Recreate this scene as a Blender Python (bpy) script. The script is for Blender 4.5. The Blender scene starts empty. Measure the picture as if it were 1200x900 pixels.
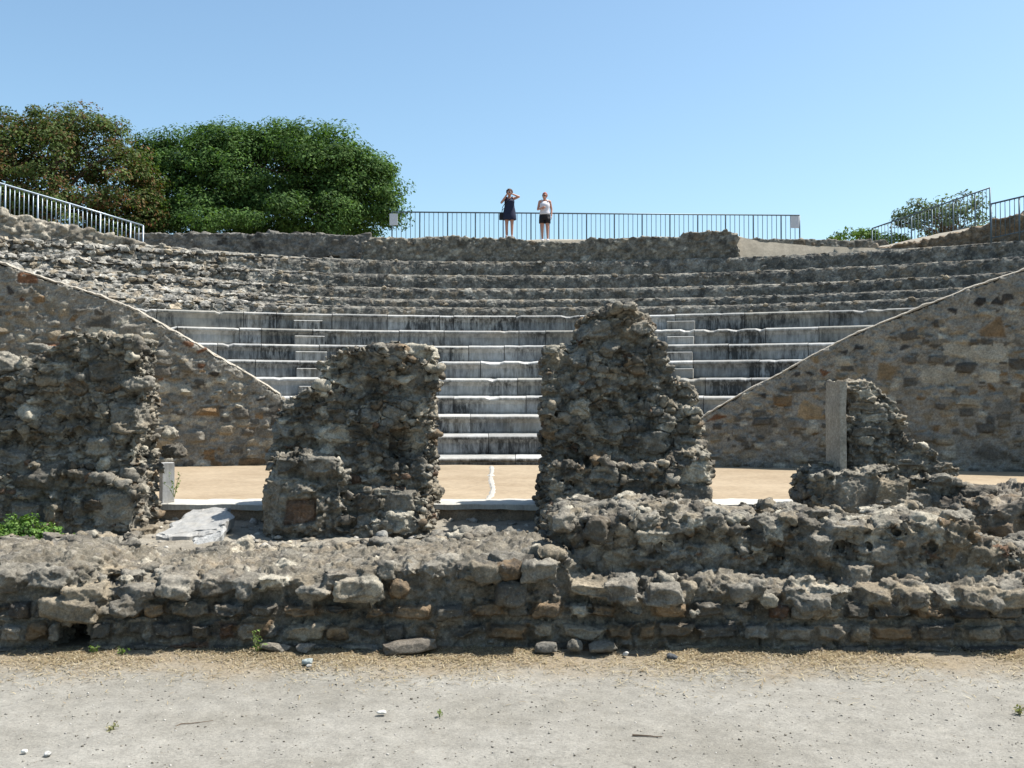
import bpy, bmesh, math, random
import numpy as np
from mathutils import Vector, Matrix
from mathutils.geometry import tessellate_polygon

SC = bpy.context.scene
COL = SC.collection
PI = math.pi
F, CX, HY, CAMZ = 1200.0, 600.0, 470.0, 1.6

def at(px, py, D):
    """a point of the place: how far right, how far away, how high"""
    return np.array([(px - CX) * D / F, D, CAMZ + (HY - py) * D / F])
def zat(py, D): return CAMZ + (HY - py) * D / F
def xat(px, D): return (px - CX) * D / F

# ------------------------------------------------------------------ noise
_r = np.random.default_rng(7)
_PERM = np.concatenate([_r.permutation(256)] * 3).astype(np.int64)
_G = _r.normal(size=(256, 3)); _G /= np.linalg.norm(_G, axis=1)[:, None]
def perlin(p):
    p = np.asarray(p, float); i = np.floor(p).astype(np.int64); f = p - i; i &= 255
    u = f * f * f * (f * (f * 6 - 15) + 10); out = 0
    for dx in (0, 1):
        for dy in (0, 1):
            for dz in (0, 1):
                h = _PERM[_PERM[_PERM[i[:, 0] + dx] + i[:, 1] + dy] + i[:, 2] + dz]
                g = _G[h]
                d = g[:, 0] * (f[:, 0] - dx) + g[:, 1] * (f[:, 1] - dy) + g[:, 2] * (f[:, 2] - dz)
                w = (u[:, 0] if dx else 1 - u[:, 0]) * (u[:, 1] if dy else 1 - u[:, 1]) * (u[:, 2] if dz else 1 - u[:, 2])
                out = out + w * d
    return out
def fbm(p, o=4, gain=.5):
    s = 0; a = 1
    p = np.asarray(p, float)
    for k in range(o):
        s = s + a * perlin(p + 17.3 * k); p = p * 2.03; a *= gain
    return s
def ridged(p, o=3):
    s = 0; a = 1; p = np.asarray(p, float)
    for k in range(o):
        s = s + a * (1 - 2.2 * np.abs(perlin(p + 9.1 * k))); p = p * 2.1; a *= .5
    return s / 1.75
def worley(p):
    """distance to the nearest feature point, and that point's own random number"""
    p = np.asarray(p, float); i = np.floor(p).astype(np.int64); f = p - i
    best = np.full(len(p), 9.); bid = np.zeros(len(p)); second = np.full(len(p), 9.)
    for dx in (-1, 0, 1):
        for dy in (-1, 0, 1):
            for dz in (-1, 0, 1):
                c = (i + (dx, dy, dz)) & 255
                h = _PERM[_PERM[_PERM[c[:, 0]] + c[:, 1]] + c[:, 2]]
                q = np.stack([_PERM[h] / 255., _PERM[h + 91] / 255., _PERM[h + 200] / 255.], 1)
                d = np.linalg.norm(f - q - (dx, dy, dz), axis=1)
                m = d < best
                second = np.where(m, best, np.minimum(second, d))
                bid = np.where(m, h / 255., bid); best = np.where(m, d, best)
    return best, second, bid

def chips(p, tilt=.9):
    """broken-stone relief: every cell of rubble has its own height and its own slanting face (about -1..1)"""
    p = np.asarray(p, float); i = np.floor(p).astype(np.int64); f = p - i
    best = np.full(len(p), 9.); val = np.zeros(len(p))
    for dx in (-1, 0, 1):
        for dy in (-1, 0, 1):
            for dz in (-1, 0, 1):
                c = (i + (dx, dy, dz)) & 255
                h = _PERM[_PERM[_PERM[c[:, 0]] + c[:, 1]] + c[:, 2]]
                q = np.stack([_PERM[h] / 255., _PERM[h + 91] / 255., _PERM[h + 200] / 255.], 1)
                v = f - q - (dx, dy, dz); d = (np.abs(v) ** 1.6).sum(1)
                m = d < best
                val = np.where(m, (_PERM[h + 37] / 255. - .5) * 1.4 + tilt * (v * _G[_PERM[h + 150]]).sum(1), val); best = np.where(m, d, best)
    return val
# ------------------------------------------------------------------ meshes
def mesh_from(name, V, faces, smooth=False):
    me = bpy.data.meshes.new(name)
    V = np.asarray(V, np.float32)
    if isinstance(faces, np.ndarray):
        n, k = faces.shape
        me.vertices.add(len(V)); me.vertices.foreach_set('co', V.ravel())
        me.loops.add(n * k); me.loops.foreach_set('vertex_index', faces.astype(np.int32).ravel())
        me.polygons.add(n)
        me.polygons.foreach_set('loop_start', np.arange(0, n * k, k, dtype=np.int32))
        me.update(calc_edges=True); me.validate()
    else:
        me.from_pydata([tuple(map(float, v)) for v in V], [], [list(map(int, f)) for f in faces]); me.update()
    if smooth: me.polygons.foreach_set('use_smooth', np.ones(len(me.polygons), bool))
    return me

def add_tint(me, T):
    T = np.asarray(T, np.float32)
    if T.ndim == 1: T = np.tile(T, (len(me.vertices), 1))
    if len(T) != len(me.vertices): return
    a = me.attributes.new('tint', 'FLOAT_COLOR', 'POINT')
    a.data.foreach_set('color', np.concatenate([T[:, :3], np.ones((len(T), 1), np.float32)], 1).astype(np.float32).ravel())

def obj(name, V, faces, mat, parent=None, loc=None, smooth=False, tint=None):
    V = np.asarray(V, float)
    if loc is None: loc = np.array(parent['_w']) if parent is not None else np.zeros(3)
    loc = np.asarray(loc, float)
    me = mesh_from(name, V - loc, faces, smooth)
    if tint is not None: add_tint(me, tint)
    me.materials.append(mat)
    o = bpy.data.objects.new(name, me); COL.objects.link(o)
    if parent is not None:
        o.parent = parent; o.location = loc - np.array(parent['_w'])
        o['_w'] = [float(x) for x in loc]
    else:
        o.location = loc; o['_w'] = [float(x) for x in loc]
    return o
def tag(o, label=None, cat=None, group=None, kind=None):
    if label: o['label'] = label
    if cat: o['category'] = cat
    if group: o['group'] = group
    if kind: o['kind'] = kind
    return o
def thing(name, loc, label, cat, group=None):
    o = bpy.data.objects.new(name, None); COL.objects.link(o)
    o.empty_display_size = .2
    o.location = loc; o['_w'] = [float(x) for x in loc]
    return tag(o, label, cat, group)

class MB:
    def __init__(s): s.V = []; s.F = []; s.T = []; s.n = 0
    def add(s, V, Fc, t=None):
        V = np.asarray(V, float).reshape(-1, 3)
        s.V.append(V); s.F += [tuple(i + s.n for i in f) for f in Fc]; s.n += len(V)
        if t is not None: s.T.append(np.tile(np.asarray(t, float), (len(V), 1)) if np.ndim(t) == 1 else np.asarray(t))
    def box(s, c, h, rz=0., t=None, jit=None):
        c = np.asarray(c, float); h = np.asarray(h, float)
        q = np.array([(x, y, z) for x in (-1, 1) for y in (-1, 1) for z in (-1, 1)], float) * h
        if jit is not None: q = q + jit
        cs, sn = math.cos(rz), math.sin(rz)
        q = np.stack([q[:, 0] * cs - q[:, 1] * sn, q[:, 0] * sn + q[:, 1] * cs, q[:, 2]], 1) + c
        s.add(q, [(0, 1, 3, 2), (4, 6, 7, 5), (0, 4, 5, 1), (2, 3, 7, 6), (0, 2, 6, 4), (1, 5, 7, 3)], t)
    def tube(s, pts, rads, n=8, t=None):
        pts = np.asarray(pts, float); rads = np.asarray(rads, float) * np.ones(len(pts))
        rings = []
        for i, p in enumerate(pts):
            d = pts[min(i + 1, len(pts) - 1)] - pts[max(i - 1, 0)]; d = d / (np.linalg.norm(d) + 1e-9)
            a = np.cross(d, (0, 0, 1.) if abs(d[2]) < .9 else (1., 0, 0)); a /= np.linalg.norm(a); b = np.cross(d, a)
            th = np.arange(n) * 2 * PI / n
            rings.append(p + rads[i] * (np.cos(th)[:, None] * a + np.sin(th)[:, None] * b))
        s.loft(rings, t)
    def loft(s, rings, t=None, caps=True):
        n = len(rings[0]); V = np.concatenate(rings); f = []
        for i in range(len(rings) - 1):
            for k in range(n):
                a = i * n + k; b = i * n + (k + 1) % n
                f.append((a, b, b + n, a + n))
        if caps: f.append(tuple(range(n))[::-1]); f.append(tuple(range((len(rings) - 1) * n, len(rings) * n)))
        s.add(V, f, t)
    def capsule(s, p0, p1, r0, r1, n=10):
        p0 = np.asarray(p0, float); p1 = np.asarray(p1, float); d = p1 - p0; L = np.linalg.norm(d) + 1e-9; d = d / L
        pts = [p0 - d * r0 * .98, p0 - d * r0 * .7, p0, p1, p1 + d * r1 * .7, p1 + d * r1 * .98]
        s.tube(pts, [r0 * .2, r0 * .7, r0, r1, r1 * .7, r1 * .2], n)
    def ellipsoid(s, c, r, sub=2, rot=None):
        V, Fc = ICO[sub]; q = V * np.asarray(r, float)
        if rot is not None: q = q @ np.array(Matrix.Rotation(rot[0], 3, rot[1])).T
        s.add(q + np.asarray(c, float), [tuple(f) for f in Fc])
    def arr(s): return np.concatenate(s.V), s.F
    def make(s, name, mat, parent=None, loc=None, smooth=False):
        V, Fc = s.arr()
        return obj(name, V, Fc, mat, parent, loc, smooth, np.concatenate(s.T) if s.T else None)

def _ico(sub):
    bm = bmesh.new(); bmesh.ops.create_icosphere(bm, subdivisions=sub, radius=1)
    bm.verts.ensure_lookup_table()
    V = np.array([v.co[:] for v in bm.verts]); Fc = np.array([[v.index for v in f.verts] for f in bm.faces]); bm.free()
    return V, Fc
ICO = {k: _ico(k) for k in (1, 2, 3)}

def inside(px, pz, poly):
    c = np.zeros(len(px), bool); j = len(poly) - 1
    for i in range(len(poly)):
        xi, zi = poly[i]; xj, zj = poly[j]
        m = ((zi > pz) != (zj > pz)) & (px < (xj - xi) * (pz - zi) / (zj - zi + 1e-12) + xi)
        c ^= m; j = i
    return c

def remesh(V, Fc, voxel):
    me = mesh_from('work', V, Fc); o = bpy.data.objects.new('work', me); COL.objects.link(o)
    m = o.modifiers.new('r', 'REMESH'); m.mode = 'VOXEL'; m.voxel_size = voxel; m.adaptivity = 0
    dg = bpy.context.evaluated_depsgraph_get(); e = o.evaluated_get(dg); em = e.to_mesh()
    n = len(em.vertices); W = np.empty(n * 3, np.float32); em.vertices.foreach_get('co', W); W = W.reshape(-1, 3).astype(float)
    k = len(em.loops); L = np.empty(k, np.int32); em.loops.foreach_get('vertex_index', L)
    tot = np.empty(len(em.polygons), np.int32); em.polygons.foreach_get('loop_total', tot)
    if (tot == 4).all(): Q = L.reshape(-1, 4)
    elif (tot == 3).all(): Q = L.reshape(-1, 3)
    else:
        Q = []; s = 0
        for t in tot: Q.append(tuple(L[s:s + t])); s += t
    e.to_mesh_clear(); bpy.data.objects.remove(o); bpy.data.meshes.remove(me)
    return W, Q
def normals(V, Q):
    a, b, c, d = V[Q[:, 0]], V[Q[:, 1]], V[Q[:, 2]], V[Q[:, -1]]
    fn = np.cross(c - a, d - b); N = np.zeros_like(V)
    for k in range(Q.shape[1]):
        for x in range(3): N[:, x] += np.bincount(Q[:, k], fn[:, x], len(V))
    return N / (np.linalg.norm(N, axis=1)[:, None] + 1e-12)
def relax(V, Q, it=1, f=.5):
    for _ in range(it):
        S = np.zeros_like(V); n = np.zeros(len(V)); k = Q.shape[1]
        for a in range(k):
            i, j = Q[:, a], Q[:, (a + 1) % k]
            for x in range(3):
                S[:, x] += np.bincount(i, V[j, x], len(V)) + np.bincount(j, V[i, x], len(V))
            n += np.bincount(i, minlength=len(V)) + np.bincount(j, minlength=len(V))
        V = V * (1 - f) + f * S / n[:, None]
    return V

# ------------------------------------------------------------------ masonry: mortar core and stones fused into one weathered solid
PAL = {'grey': (.29, .268, .225), 'dgrey': (.15, .137, .115), 'tan': (.34, .285, .205), 'lime': (.50, .46, .37), 'red': (.20, .10, .055),
       'brown': (.25, .165, .09), 'black': (.07, .065, .06), 'ochre': (.36, .26, .15)}
class Masonry:
    def __init__(s, seed): s.mb = MB(); s.st = []; s.rng = np.random.default_rng(seed); s.seed = seed; s.ntri = []
    def prism(s, poly, yf, yb, jitter=.0, batter=0., step=.06):
        """an extruded outline (x, z); its front leans back by batter"""
        P = []
        for i in range(len(poly)):
            a = np.array(poly[i], float); b = np.array(poly[(i + 1) % len(poly)], float)
            n = max(1, int(np.linalg.norm(b - a) / step))
            for k in range(n): P.append(a + (b - a) * k / n)
        P = np.array(P); zmin = P[:, 1].min()
        if jitter:
            q = np.stack([P[:, 0] * 9, np.full(len(P), s.seed * 3.7), P[:, 1] * 9], 1)
            P = P + jitter * np.stack([perlin(q) * 1.6, perlin(q + 40.) * 1.6], 1)
            P[:, 1] = np.maximum(P[:, 1], zmin)
        n = len(P)
        fr = np.stack([P[:, 0], yf + batter * (P[:, 1] - zmin), P[:, 1]], 1); bk = np.stack([P[:, 0], np.full(n, yb), P[:, 1]], 1)
        tri = tessellate_polygon([[Vector((p[0], p[1], 0)) for p in P]])
        ar = sum((P[i][0] * P[(i + 1) % n][1] - P[(i + 1) % n][0] * P[i][1]) for i in range(n))
        f = []
        for t in tri:
            a = [P[i] for i in t]
            sg = (a[1][0] - a[0][0]) * (a[2][1] - a[0][1]) - (a[2][0] - a[0][0]) * (a[1][1] - a[0][1])
            t = tuple(t) if sg > 0 else tuple(t)[::-1]
            f.append(t); f.append(tuple(i + n for i in t[::-1]))
        for i in range(n):
            j = (i + 1) % n
            f.append((j, i, i + n, j + n) if ar > 0 else (i, j, j + n, i + n))
        s.mb.add(np.concatenate([fr, bk]), f)
    def stone(s, c, h, tint, blocky=.3, rz=None, tilt=.25, planes=10):
        r = s.rng; V, Fc = ICO[2]
        if r.random() < blocky:
            N = [(1, 0, 0), (-1, 0, 0), (0, 1, 0), (0, -1, 0), (0, 0, 1), (0, 0, -1)]; N = np.array(N, float) + r.normal(size=(6, 3)) * .09
            d = np.r_[r.uniform(.85, 1.0, 6)]
            M = r.normal(size=(6, 3)); N = np.concatenate([N, M]); d = np.concatenate([d, r.uniform(1.05, 1.3, 6) * np.abs(M / np.linalg.norm(M, axis=1)[:, None]).sum(1) * .78])
        else:
            N = r.normal(size=(planes, 3)); d = r.uniform(.58, 1.0, planes)
            N = np.concatenate([N, [(1, 0, 0), (-1, 0, 0), (0, 0, 1), (0, 0, -1), (0, -1, 0)]]); d = np.concatenate([d, [1, 1, .95, .95, 1]])
        N = N / np.linalg.norm(N, axis=1)[:, None]
        g = V @ N.T / d; rad = 1 / np.maximum(g.max(1), .55)
        R = Matrix.Rotation(r.normal() * tilt * .5, 3, 'X') @ Matrix.Rotation(r.normal() * tilt, 3, 'Y') @ Matrix.Rotation(r.uniform(-.5, .5) if rz is None else rz, 3, 'Z')
        R = np.array(R); h = np.asarray(h, float); c = np.asarray(c, float)
        s.mb.add(c + (V * rad[:, None] * h) @ R.T, [tuple(f) for f in Fc])
        s.st.append((c, h, R, N, d, np.asarray(tint, float) * r.uniform(.8, 1.2)))
    def pick(s, mix):
        k = list(mix); w = np.array([mix[x] for x in k], float); return PAL[k[s.rng.choice(len(k), p=w / w.sum())]]
    def scatter(s, poly, yfun, sizes, mix, sink=.35, blocky=.3, flat=.7, overlap=.8, tries=40, taken=None, tilt=.25):
        """stones of falling size thrown at a face until they stop fitting; yfun(x, z) is the face"""
        r = s.rng; poly = np.array(poly); lo, hi = poly.min(0), poly.max(0); T = [] if taken is None else taken
        for (hs, n) in sizes:
            k = 0
            for _ in range(n * tries):
                if k >= n: break
                x, z = r.uniform(lo[0], hi[0]), r.uniform(lo[1], hi[1])
                if not inside(np.array([x]), np.array([z]), poly)[0]: continue
                a = hs * r.uniform(.7, 1.35); b = a * r.uniform(.5, 1.) * flat / .75
                if any(abs(x - t[0]) < (a + t[2]) * overlap and abs(z - t[1]) < (b + t[3]) * overlap for t in T): continue
                T.append((x, z, a, b)); k += 1
                d = a * r.uniform(.6, 1.0)
                s.stone((x, yfun(x, z) + d * (sink + r.uniform(-.2, .25)), z), (a, d, b), s.pick(mix), blocky, tilt=tilt)
        return T
    def course(s, x0, x1, z0, hgt, wid, yfun, mix, sink=.55, blocky=.85, depth=.13, gap=.012, skip=.0):
        r = s.rng; x = x0
        while x < x1:
            w = max(.05, min(wid * r.uniform(.55, 1.5), x1 - x)); hh = hgt * r.uniform(.82, 1.02)
            if r.random() >= skip:
                cx = x + w / 2; zz = z0(cx) if callable(z0) else z0
                d = depth * r.uniform(.8, 1.2)
                s.stone((cx, yfun(cx, zz) + d * sink + r.uniform(-.02, .02), zz + hh / 2), (w / 2 - gap, d, hh / 2 - gap * .7), s.pick(mix), blocky, rz=r.normal() * .06, tilt=.05)
            x += w
    def build(s, voxel, mortar=(.30, .26, .20), rough=1., stone_rough=1., xf=None, pits=1., rel=1., uni=.55, side=1.):
        V, Fc = s.mb.arr(); W, Q = remesh(V, Fc, voxel)
        W = relax(W, Q, 1, .25)
        own = np.full(len(W), -1); fv = np.full(len(W), 1.12)
        order = np.argsort(W[:, 0]); xs = W[order, 0]
        for i, (c, h, R, N, d, t) in enumerate(s.st):
            rr = h.max() * 1.3; a, b = np.searchsorted(xs, [c[0] - rr, c[0] + rr]); idx = order[a:b]
            m = (np.abs(W[idx, 1] - c[1]) < rr) & (np.abs(W[idx, 2] - c[2]) < rr); idx = idx[m]
            if not len(idx): continue
            q = ((W[idx] - c) @ R) / h; g = (q @ N.T / d).max(1)
            b = g < fv[idx]; own[idx[b]] = i; fv[idx[b]] = g[b]
        isst = own >= 0
        T = np.tile(np.asarray(mortar, float), (len(W), 1))
        if len(s.st):
            C = np.array([t[5] for t in s.st]); T[isst] = C[own[isst]]
        edge = np.clip((fv - 1.0) / .12, 0, 1); soft = isst * (1 - .6 * edge)
        T = T * soft[:, None] + np.asarray(mortar) * (1 - soft[:, None])
        T = T * (1 - uni) + uni * np.asarray(mortar) * (T.mean(1) / np.mean(mortar))[:, None] ** .7
        Nn = normals(relax(W, Q, 5, .5), Q); P = W + s.seed * 5.1
        jit = np.stack([fbm(P * 9, 2), fbm(P * 9 + 31, 2), fbm(P * 9 + 77, 2)], 1)
        Pj = P + jit * .035
        big = fbm(P * 3.2, 3) * .06 * rel + chips(Pj * (4.0, 4.0, 6.0)) * .058 * rel + chips(Pj * (2.1, 2.1, 2.9) + 9) * .055 * rel
        c1 = chips(Pj * (13, 13, 19)); c2 = chips(Pj * (29, 29, 40)); c3 = fbm(P * 42, 2)
        w1, w2, wid = worley(P * (1 / .055))
        mor = c1 * .027 + c2 * .012 + c3 * .010 - np.clip(ridged(P * 7, 2) - .75, 0, 1) * .12 * pits - .006
        sz = np.array([t[1].max() for t in s.st] + [0.])[own]; lg = np.clip((sz - .06) / .08, 0, 1) * isst      # big stones keep their faces
        sto = (c1 * .012 + c2 * .013) * (1 - .55 * lg) + c3 * .008 + fbm(P * 12, 3) * .010 * lg
        big = big * (1 - .6 * lg) * (side + (1 - side) * np.abs(Nn[:, 1]))
        groove = np.clip(1 - np.abs(fv - 1.0) / .09, 0, 1) * lg; sto = sto - groove * .016; mor = mor - .016 * (fv < 1.12)
        D = big + np.where(isst, sto * stone_rough, mor * rough)
        off = Nn * D[:, None]; off[:, 2] *= .8
        W2 = W + off
        peb = (~isst) & (w1 < .34)                      # small gravel showing in the mortar
        pc = np.array([(.30, .27, .23), (.22, .18, .13), (.38, .34, .28), (.17, .16, .15)])[(wid * 3.99).astype(int)]
        T[peb] = .6 * pc[peb] + .4 * T[peb]
        T = T * (1 + .25 * fbm(P * 7, 2))[:, None] * .635
        if xf is not None:
            (ox, oy, ang) = xf; cs, sn = math.cos(ang), math.sin(ang)
            W2 = np.stack([ox + W2[:, 0] * cs - W2[:, 1] * sn, oy + W2[:, 0] * sn + W2[:, 1] * cs, W2[:, 2]], 1)
        return W2, Q, np.clip(T, .01, .8)

# ------------------------------------------------------------------ materials
def nt(name):
    m = bpy.data.materials.new(name); m.use_nodes = True
    t = m.node_tree; b = t.nodes['Principled BSDF']
    return m, t, b
def N(t, kind, **kw):
    n = t.nodes.new(kind)
    for k, v in kw.items():
        if k in n.inputs: n.inputs[k].default_value = v
        else: setattr(n, k, v)
    return n
def ramp(t, fac, stops):
    r = t.nodes.new('ShaderNodeValToRGB'); e = r.color_ramp.elements
    while len(e) < len(stops): e.new(.5)
    for i, (p, c) in enumerate(stops):
        e[i].position = p; e[i].color = (c, c, c, 1) if not hasattr(c, '__len__') else (*c, 1)
    t.links.new(fac, r.inputs[0]); return r.outputs[0]
def mix(t, a, b, fac, mode='MIX'):
    n = t.nodes.new('ShaderNodeMix'); n.data_type = 'RGBA'; n.blend_type = mode
    for s, v in ((n.inputs[6], a), (n.inputs[7], b), (n.inputs[0], fac)):
        if isinstance(v, bpy.types.NodeSocket): t.links.new(v, s)
        elif hasattr(v, '__len__'): s.default_value = (*v, 1)
        else: s.default_value = v
    return n.outputs[2]
def noise(t, scale, detail=6, rough=.6, vec=None, dist=0.):
    n = N(t, 'ShaderNodeTexNoise', Scale=scale, Detail=detail, Roughness=rough, Distortion=dist)
    if vec is None:
        g = t.nodes.get('POS') or N(t, 'ShaderNodeNewGeometry'); g.name = 'POS'; vec = g.outputs['Position']
    t.links.new(vec, n.inputs['Vector']); return n.outputs[0]
def stretched(t, sx, sy, sz):
    g = t.nodes.get('POS') or N(t, 'ShaderNodeNewGeometry'); g.name = 'POS'
    m = N(t, 'ShaderNodeVectorMath', operation='MULTIPLY'); t.links.new(g.outputs['Position'], m.inputs[0]); m.inputs[1].default_value = (sx, sy, sz)
    return m.outputs[0]
def bump(t, b, h, strength, dist, prev=None):
    n = N(t, 'ShaderNodeBump', Strength=strength, Distance=dist); t.links.new(h, n.inputs['Height'])
    if prev is not None: t.links.new(prev, n.inputs['Normal'])
    t.links.new(n.outputs[0], b.inputs['Normal']); return n.outputs[0]
def tintnode(t): return N(t, 'ShaderNodeAttribute', attribute_name='tint').outputs['Color']

def stone_mat(name, fine=60., patina=.7, dark=(.05, .047, .043), lichen=.35, warm=.22, bstr=.6, blotch=1.):
    m, t, b = nt(name); b.inputs['Roughness'].default_value = .95; b.inputs['Specular IOR Level'].default_value = .15
    c = tintnode(t)
    c = mix(t, c, ramp(t, noise(t, 5, 6, .65), [(.3, 1 - .45 * blotch), (.7, 1 + .4 * blotch)]), 1, 'MULTIPLY')
    c = mix(t, c, ramp(t, noise(t, fine, 5, .7), [(.3, .6), (.7, 1.35)]), 1, 'MULTIPLY')
    if warm: c = mix(t, c, (.25, .175, .10), ramp(t, noise(t, 2.3, 5, .6, dist=.4), [(.52, 0.), (.68, warm)]))
    c = mix(t, c, dark, ramp(t, noise(t, 6.5, 8, .75, dist=.6), [(.50, 0.), (.64, patina)]))
    if lichen: c = mix(t, c, (.55, .53, .47), ramp(t, noise(t, 28, 6, .7, dist=.3), [(.60, 0.), (.70, lichen)]))
    t.links.new(c, b.inputs['Base Color'])
    p = bump(t, b, noise(t, fine * .6, 6, .7), bstr, .02); bump(t, b, noise(t, fine * 2.5, 4, .7), bstr * .6, .006, p)
    return m
def plain(name, col, rough=.7, var=.15, scale=8., metal=0., bs=0., spec=.3):
    m, t, b = nt(name); b.inputs['Roughness'].default_value = rough; b.inputs['Metallic'].default_value = metal; b.inputs['Specular IOR Level'].default_value = spec
    c = mix(t, col, ramp(t, noise(t, scale), [(.3, 1 - var), (.7, 1 + var)]), 1, 'MULTIPLY')
    t.links.new(c, b.inputs['Base Color'])
    if bs: bump(t, b, noise(t, scale * 4), bs, .01)
    return m
def leaf_mat(name, trans=.35):
    m, t, b = nt(name); b.inputs['Roughness'].default_value = .75; b.inputs['Specular IOR Level'].default_value = .12
    c = tintnode(t); t.links.new(c, b.inputs['Base Color'])
    tr = N(t, 'ShaderNodeBsdfTranslucent'); t.links.new(mix(t, c, (1.3, 1.5, .5), 1, 'MULTIPLY'), tr.inputs['Color'])
    mx = N(t, 'ShaderNodeMixShader', Fac=trans); t.links.new(b.outputs[0], mx.inputs[1]); t.links.new(tr.outputs[0], mx.inputs[2])
    t.links.new(mx.outputs[0], t.nodes['Material Output'].inputs[0]); return m
# ------------------------------------------------------------------ light, camera
w = bpy.data.worlds.new('World'); SC.world = w; w.use_nodes = True
t = w.node_tree; sky = t.nodes.new('ShaderNodeTexSky'); sky.sky_type = 'NISHITA'; sky.sun_disc = False
EL, AZ = math.radians(60), math.radians(79)           # AZ: to the right of straight ahead
sky.sun_elevation = EL; sky.sun_rotation = AZ; sky.air_density = 1.0; sky.dust_density = 1.3; sky.ozone_density = 1.3; sky.altitude = 50
hs = t.nodes.new('ShaderNodeMix'); hs.data_type = 'RGBA'; hs.blend_type = 'MULTIPLY'; hs.inputs[0].default_value = 1; hs.inputs[7].default_value = (1.0, 1.13, 1.10, 1)
t.links.new(sky.outputs[0], hs.inputs[6]); t.links.new(hs.outputs[2], t.nodes['Background'].inputs[0]); t.nodes['Background'].inputs[1].default_value = .095
sl = bpy.data.lights.new('sun', 'SUN'); sl.energy = 5.0; sl.angle = math.radians(.53); sl.color = (1, .955, .89)
so = bpy.data.objects.new('sun', sl); COL.objects.link(so)
sd = Vector((math.cos(EL) * math.sin(AZ), math.cos(EL) * math.cos(AZ), math.sin(EL)))
so.rotation_euler = sd.to_track_quat('Z', 'Y').to_euler(); so.location = (20, 10, 40)
cd = bpy.data.cameras.new('camera'); cam = bpy.data.objects.new('camera_view', cd); COL.objects.link(cam); SC.camera = cam
cd.sensor_width = 36; cd.lens = 36; cd.clip_end = 5000; cd.clip_start = .05
cam.location = (0, 0, CAMZ); cam.rotation_euler = (PI / 2 + math.atan(20 / 1200), 0, 0)
SC.view_settings.view_transform = 'Standard'; SC.view_settings.look = 'None'; SC.view_settings.exposure = .93; SC.view_settings.gamma = 1
SC.cycles.max_bounces = 5; SC.cycles.diffuse_bounces = 3; SC.cycles.transparent_max_bounces = 4
SC.cycles.use_denoising = True

# ------------------------------------------------------------------ materials
M_pier = stone_mat('weathered_rubble', 55)
M_wall = stone_mat('rubble_wall_stone', 70)
M_ana = stone_mat('retaining_wall_stone', 40, warm=.06, patina=.18, lichen=.12, bstr=.7, blotch=.4)
M_far = stone_mat('old_masonry', 14, patina=.5, lichen=.3, warm=0, bstr=.7)
M_rock = stone_mat('loose_stone', 70, patina=.3, warm=0)

def marble_mat(name, stain=.85, scale=1.):
    m, t, b = nt(name); b.inputs['Roughness'].default_value = .6; b.inputs['Specular IOR Level'].default_value = .3
    c = tintnode(t)
    c = mix(t, c, ramp(t, noise(t, 3 * scale, 6, .65, dist=1.), [(.3, .75), (.7, 1.12)]), 1, 'MULTIPLY')
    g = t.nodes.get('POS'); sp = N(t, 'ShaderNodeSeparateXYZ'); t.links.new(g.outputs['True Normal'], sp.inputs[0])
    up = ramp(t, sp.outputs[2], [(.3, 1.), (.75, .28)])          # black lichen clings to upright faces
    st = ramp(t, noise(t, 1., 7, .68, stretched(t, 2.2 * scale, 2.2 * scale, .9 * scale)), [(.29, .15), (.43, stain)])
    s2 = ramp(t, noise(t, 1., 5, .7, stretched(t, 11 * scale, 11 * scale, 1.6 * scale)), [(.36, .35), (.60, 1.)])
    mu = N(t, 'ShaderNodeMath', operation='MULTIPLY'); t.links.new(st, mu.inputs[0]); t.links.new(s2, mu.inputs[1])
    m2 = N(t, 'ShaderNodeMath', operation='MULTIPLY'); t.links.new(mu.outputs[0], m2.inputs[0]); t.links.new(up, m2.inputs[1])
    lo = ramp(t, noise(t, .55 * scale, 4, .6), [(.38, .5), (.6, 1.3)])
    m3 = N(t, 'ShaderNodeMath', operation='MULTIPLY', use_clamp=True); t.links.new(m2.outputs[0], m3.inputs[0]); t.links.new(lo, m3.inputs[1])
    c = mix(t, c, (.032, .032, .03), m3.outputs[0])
    c = mix(t, c, (.40, .36, .29), ramp(t, noise(t, 1.2 * scale, 4), [(.5, 0.), (.7, .35)]))
    t.links.new(c, b.inputs['Base Color']); bump(t, b, noise(t, 22 * scale, 5), .25, .012)
    return m
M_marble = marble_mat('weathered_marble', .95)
M_jamb = marble_mat('grey_marble', .45, 4.)
M_slab = marble_mat('slab_marble', .3, 5.)

# ground: pale trodden dust, tan where the dry grass lies, small dark crumbs
m, t, b = nt('trodden_ground'); b.inputs['Roughness'].default_value = 1; b.inputs['Specular IOR Level'].default_value = .05
c = mix(t, (.207, .195, .167), (.258, .246, .216), ramp(t, noise(t, .8, 7, .68), [(.38, 0.), (.60, 1.)]))
c = mix(t, c, ramp(t, noise(t, 8, 8, .7), [(.3, .8), (.7, 1.15)]), 1, 'MULTIPLY')
g = t.nodes['POS']; sp = N(t, 'ShaderNodeSeparateXYZ'); t.links.new(g.outputs['Position'], sp.inputs[0])
ad = N(t, 'ShaderNodeMath', operation='MULTIPLY_ADD'); t.links.new(noise(t, 2.2, 6, .65), ad.inputs[0]); ad.inputs[1].default_value = 1.0; t.links.new(sp.outputs[1], ad.inputs[2])
mr = N(t, 'ShaderNodeMapRange'); t.links.new(ad.outputs[0], mr.inputs[0]); mr.inputs[1].default_value = 6.3; mr.inputs[2].default_value = 6.85; mr.interpolation_type = 'SMOOTHSTEP'
cl = N(t, 'ShaderNodeMath', operation='MULTIPLY'); t.links.new(mr.outputs[0], cl.inputs[0]); cl.inputs[1].default_value = .8
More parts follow.
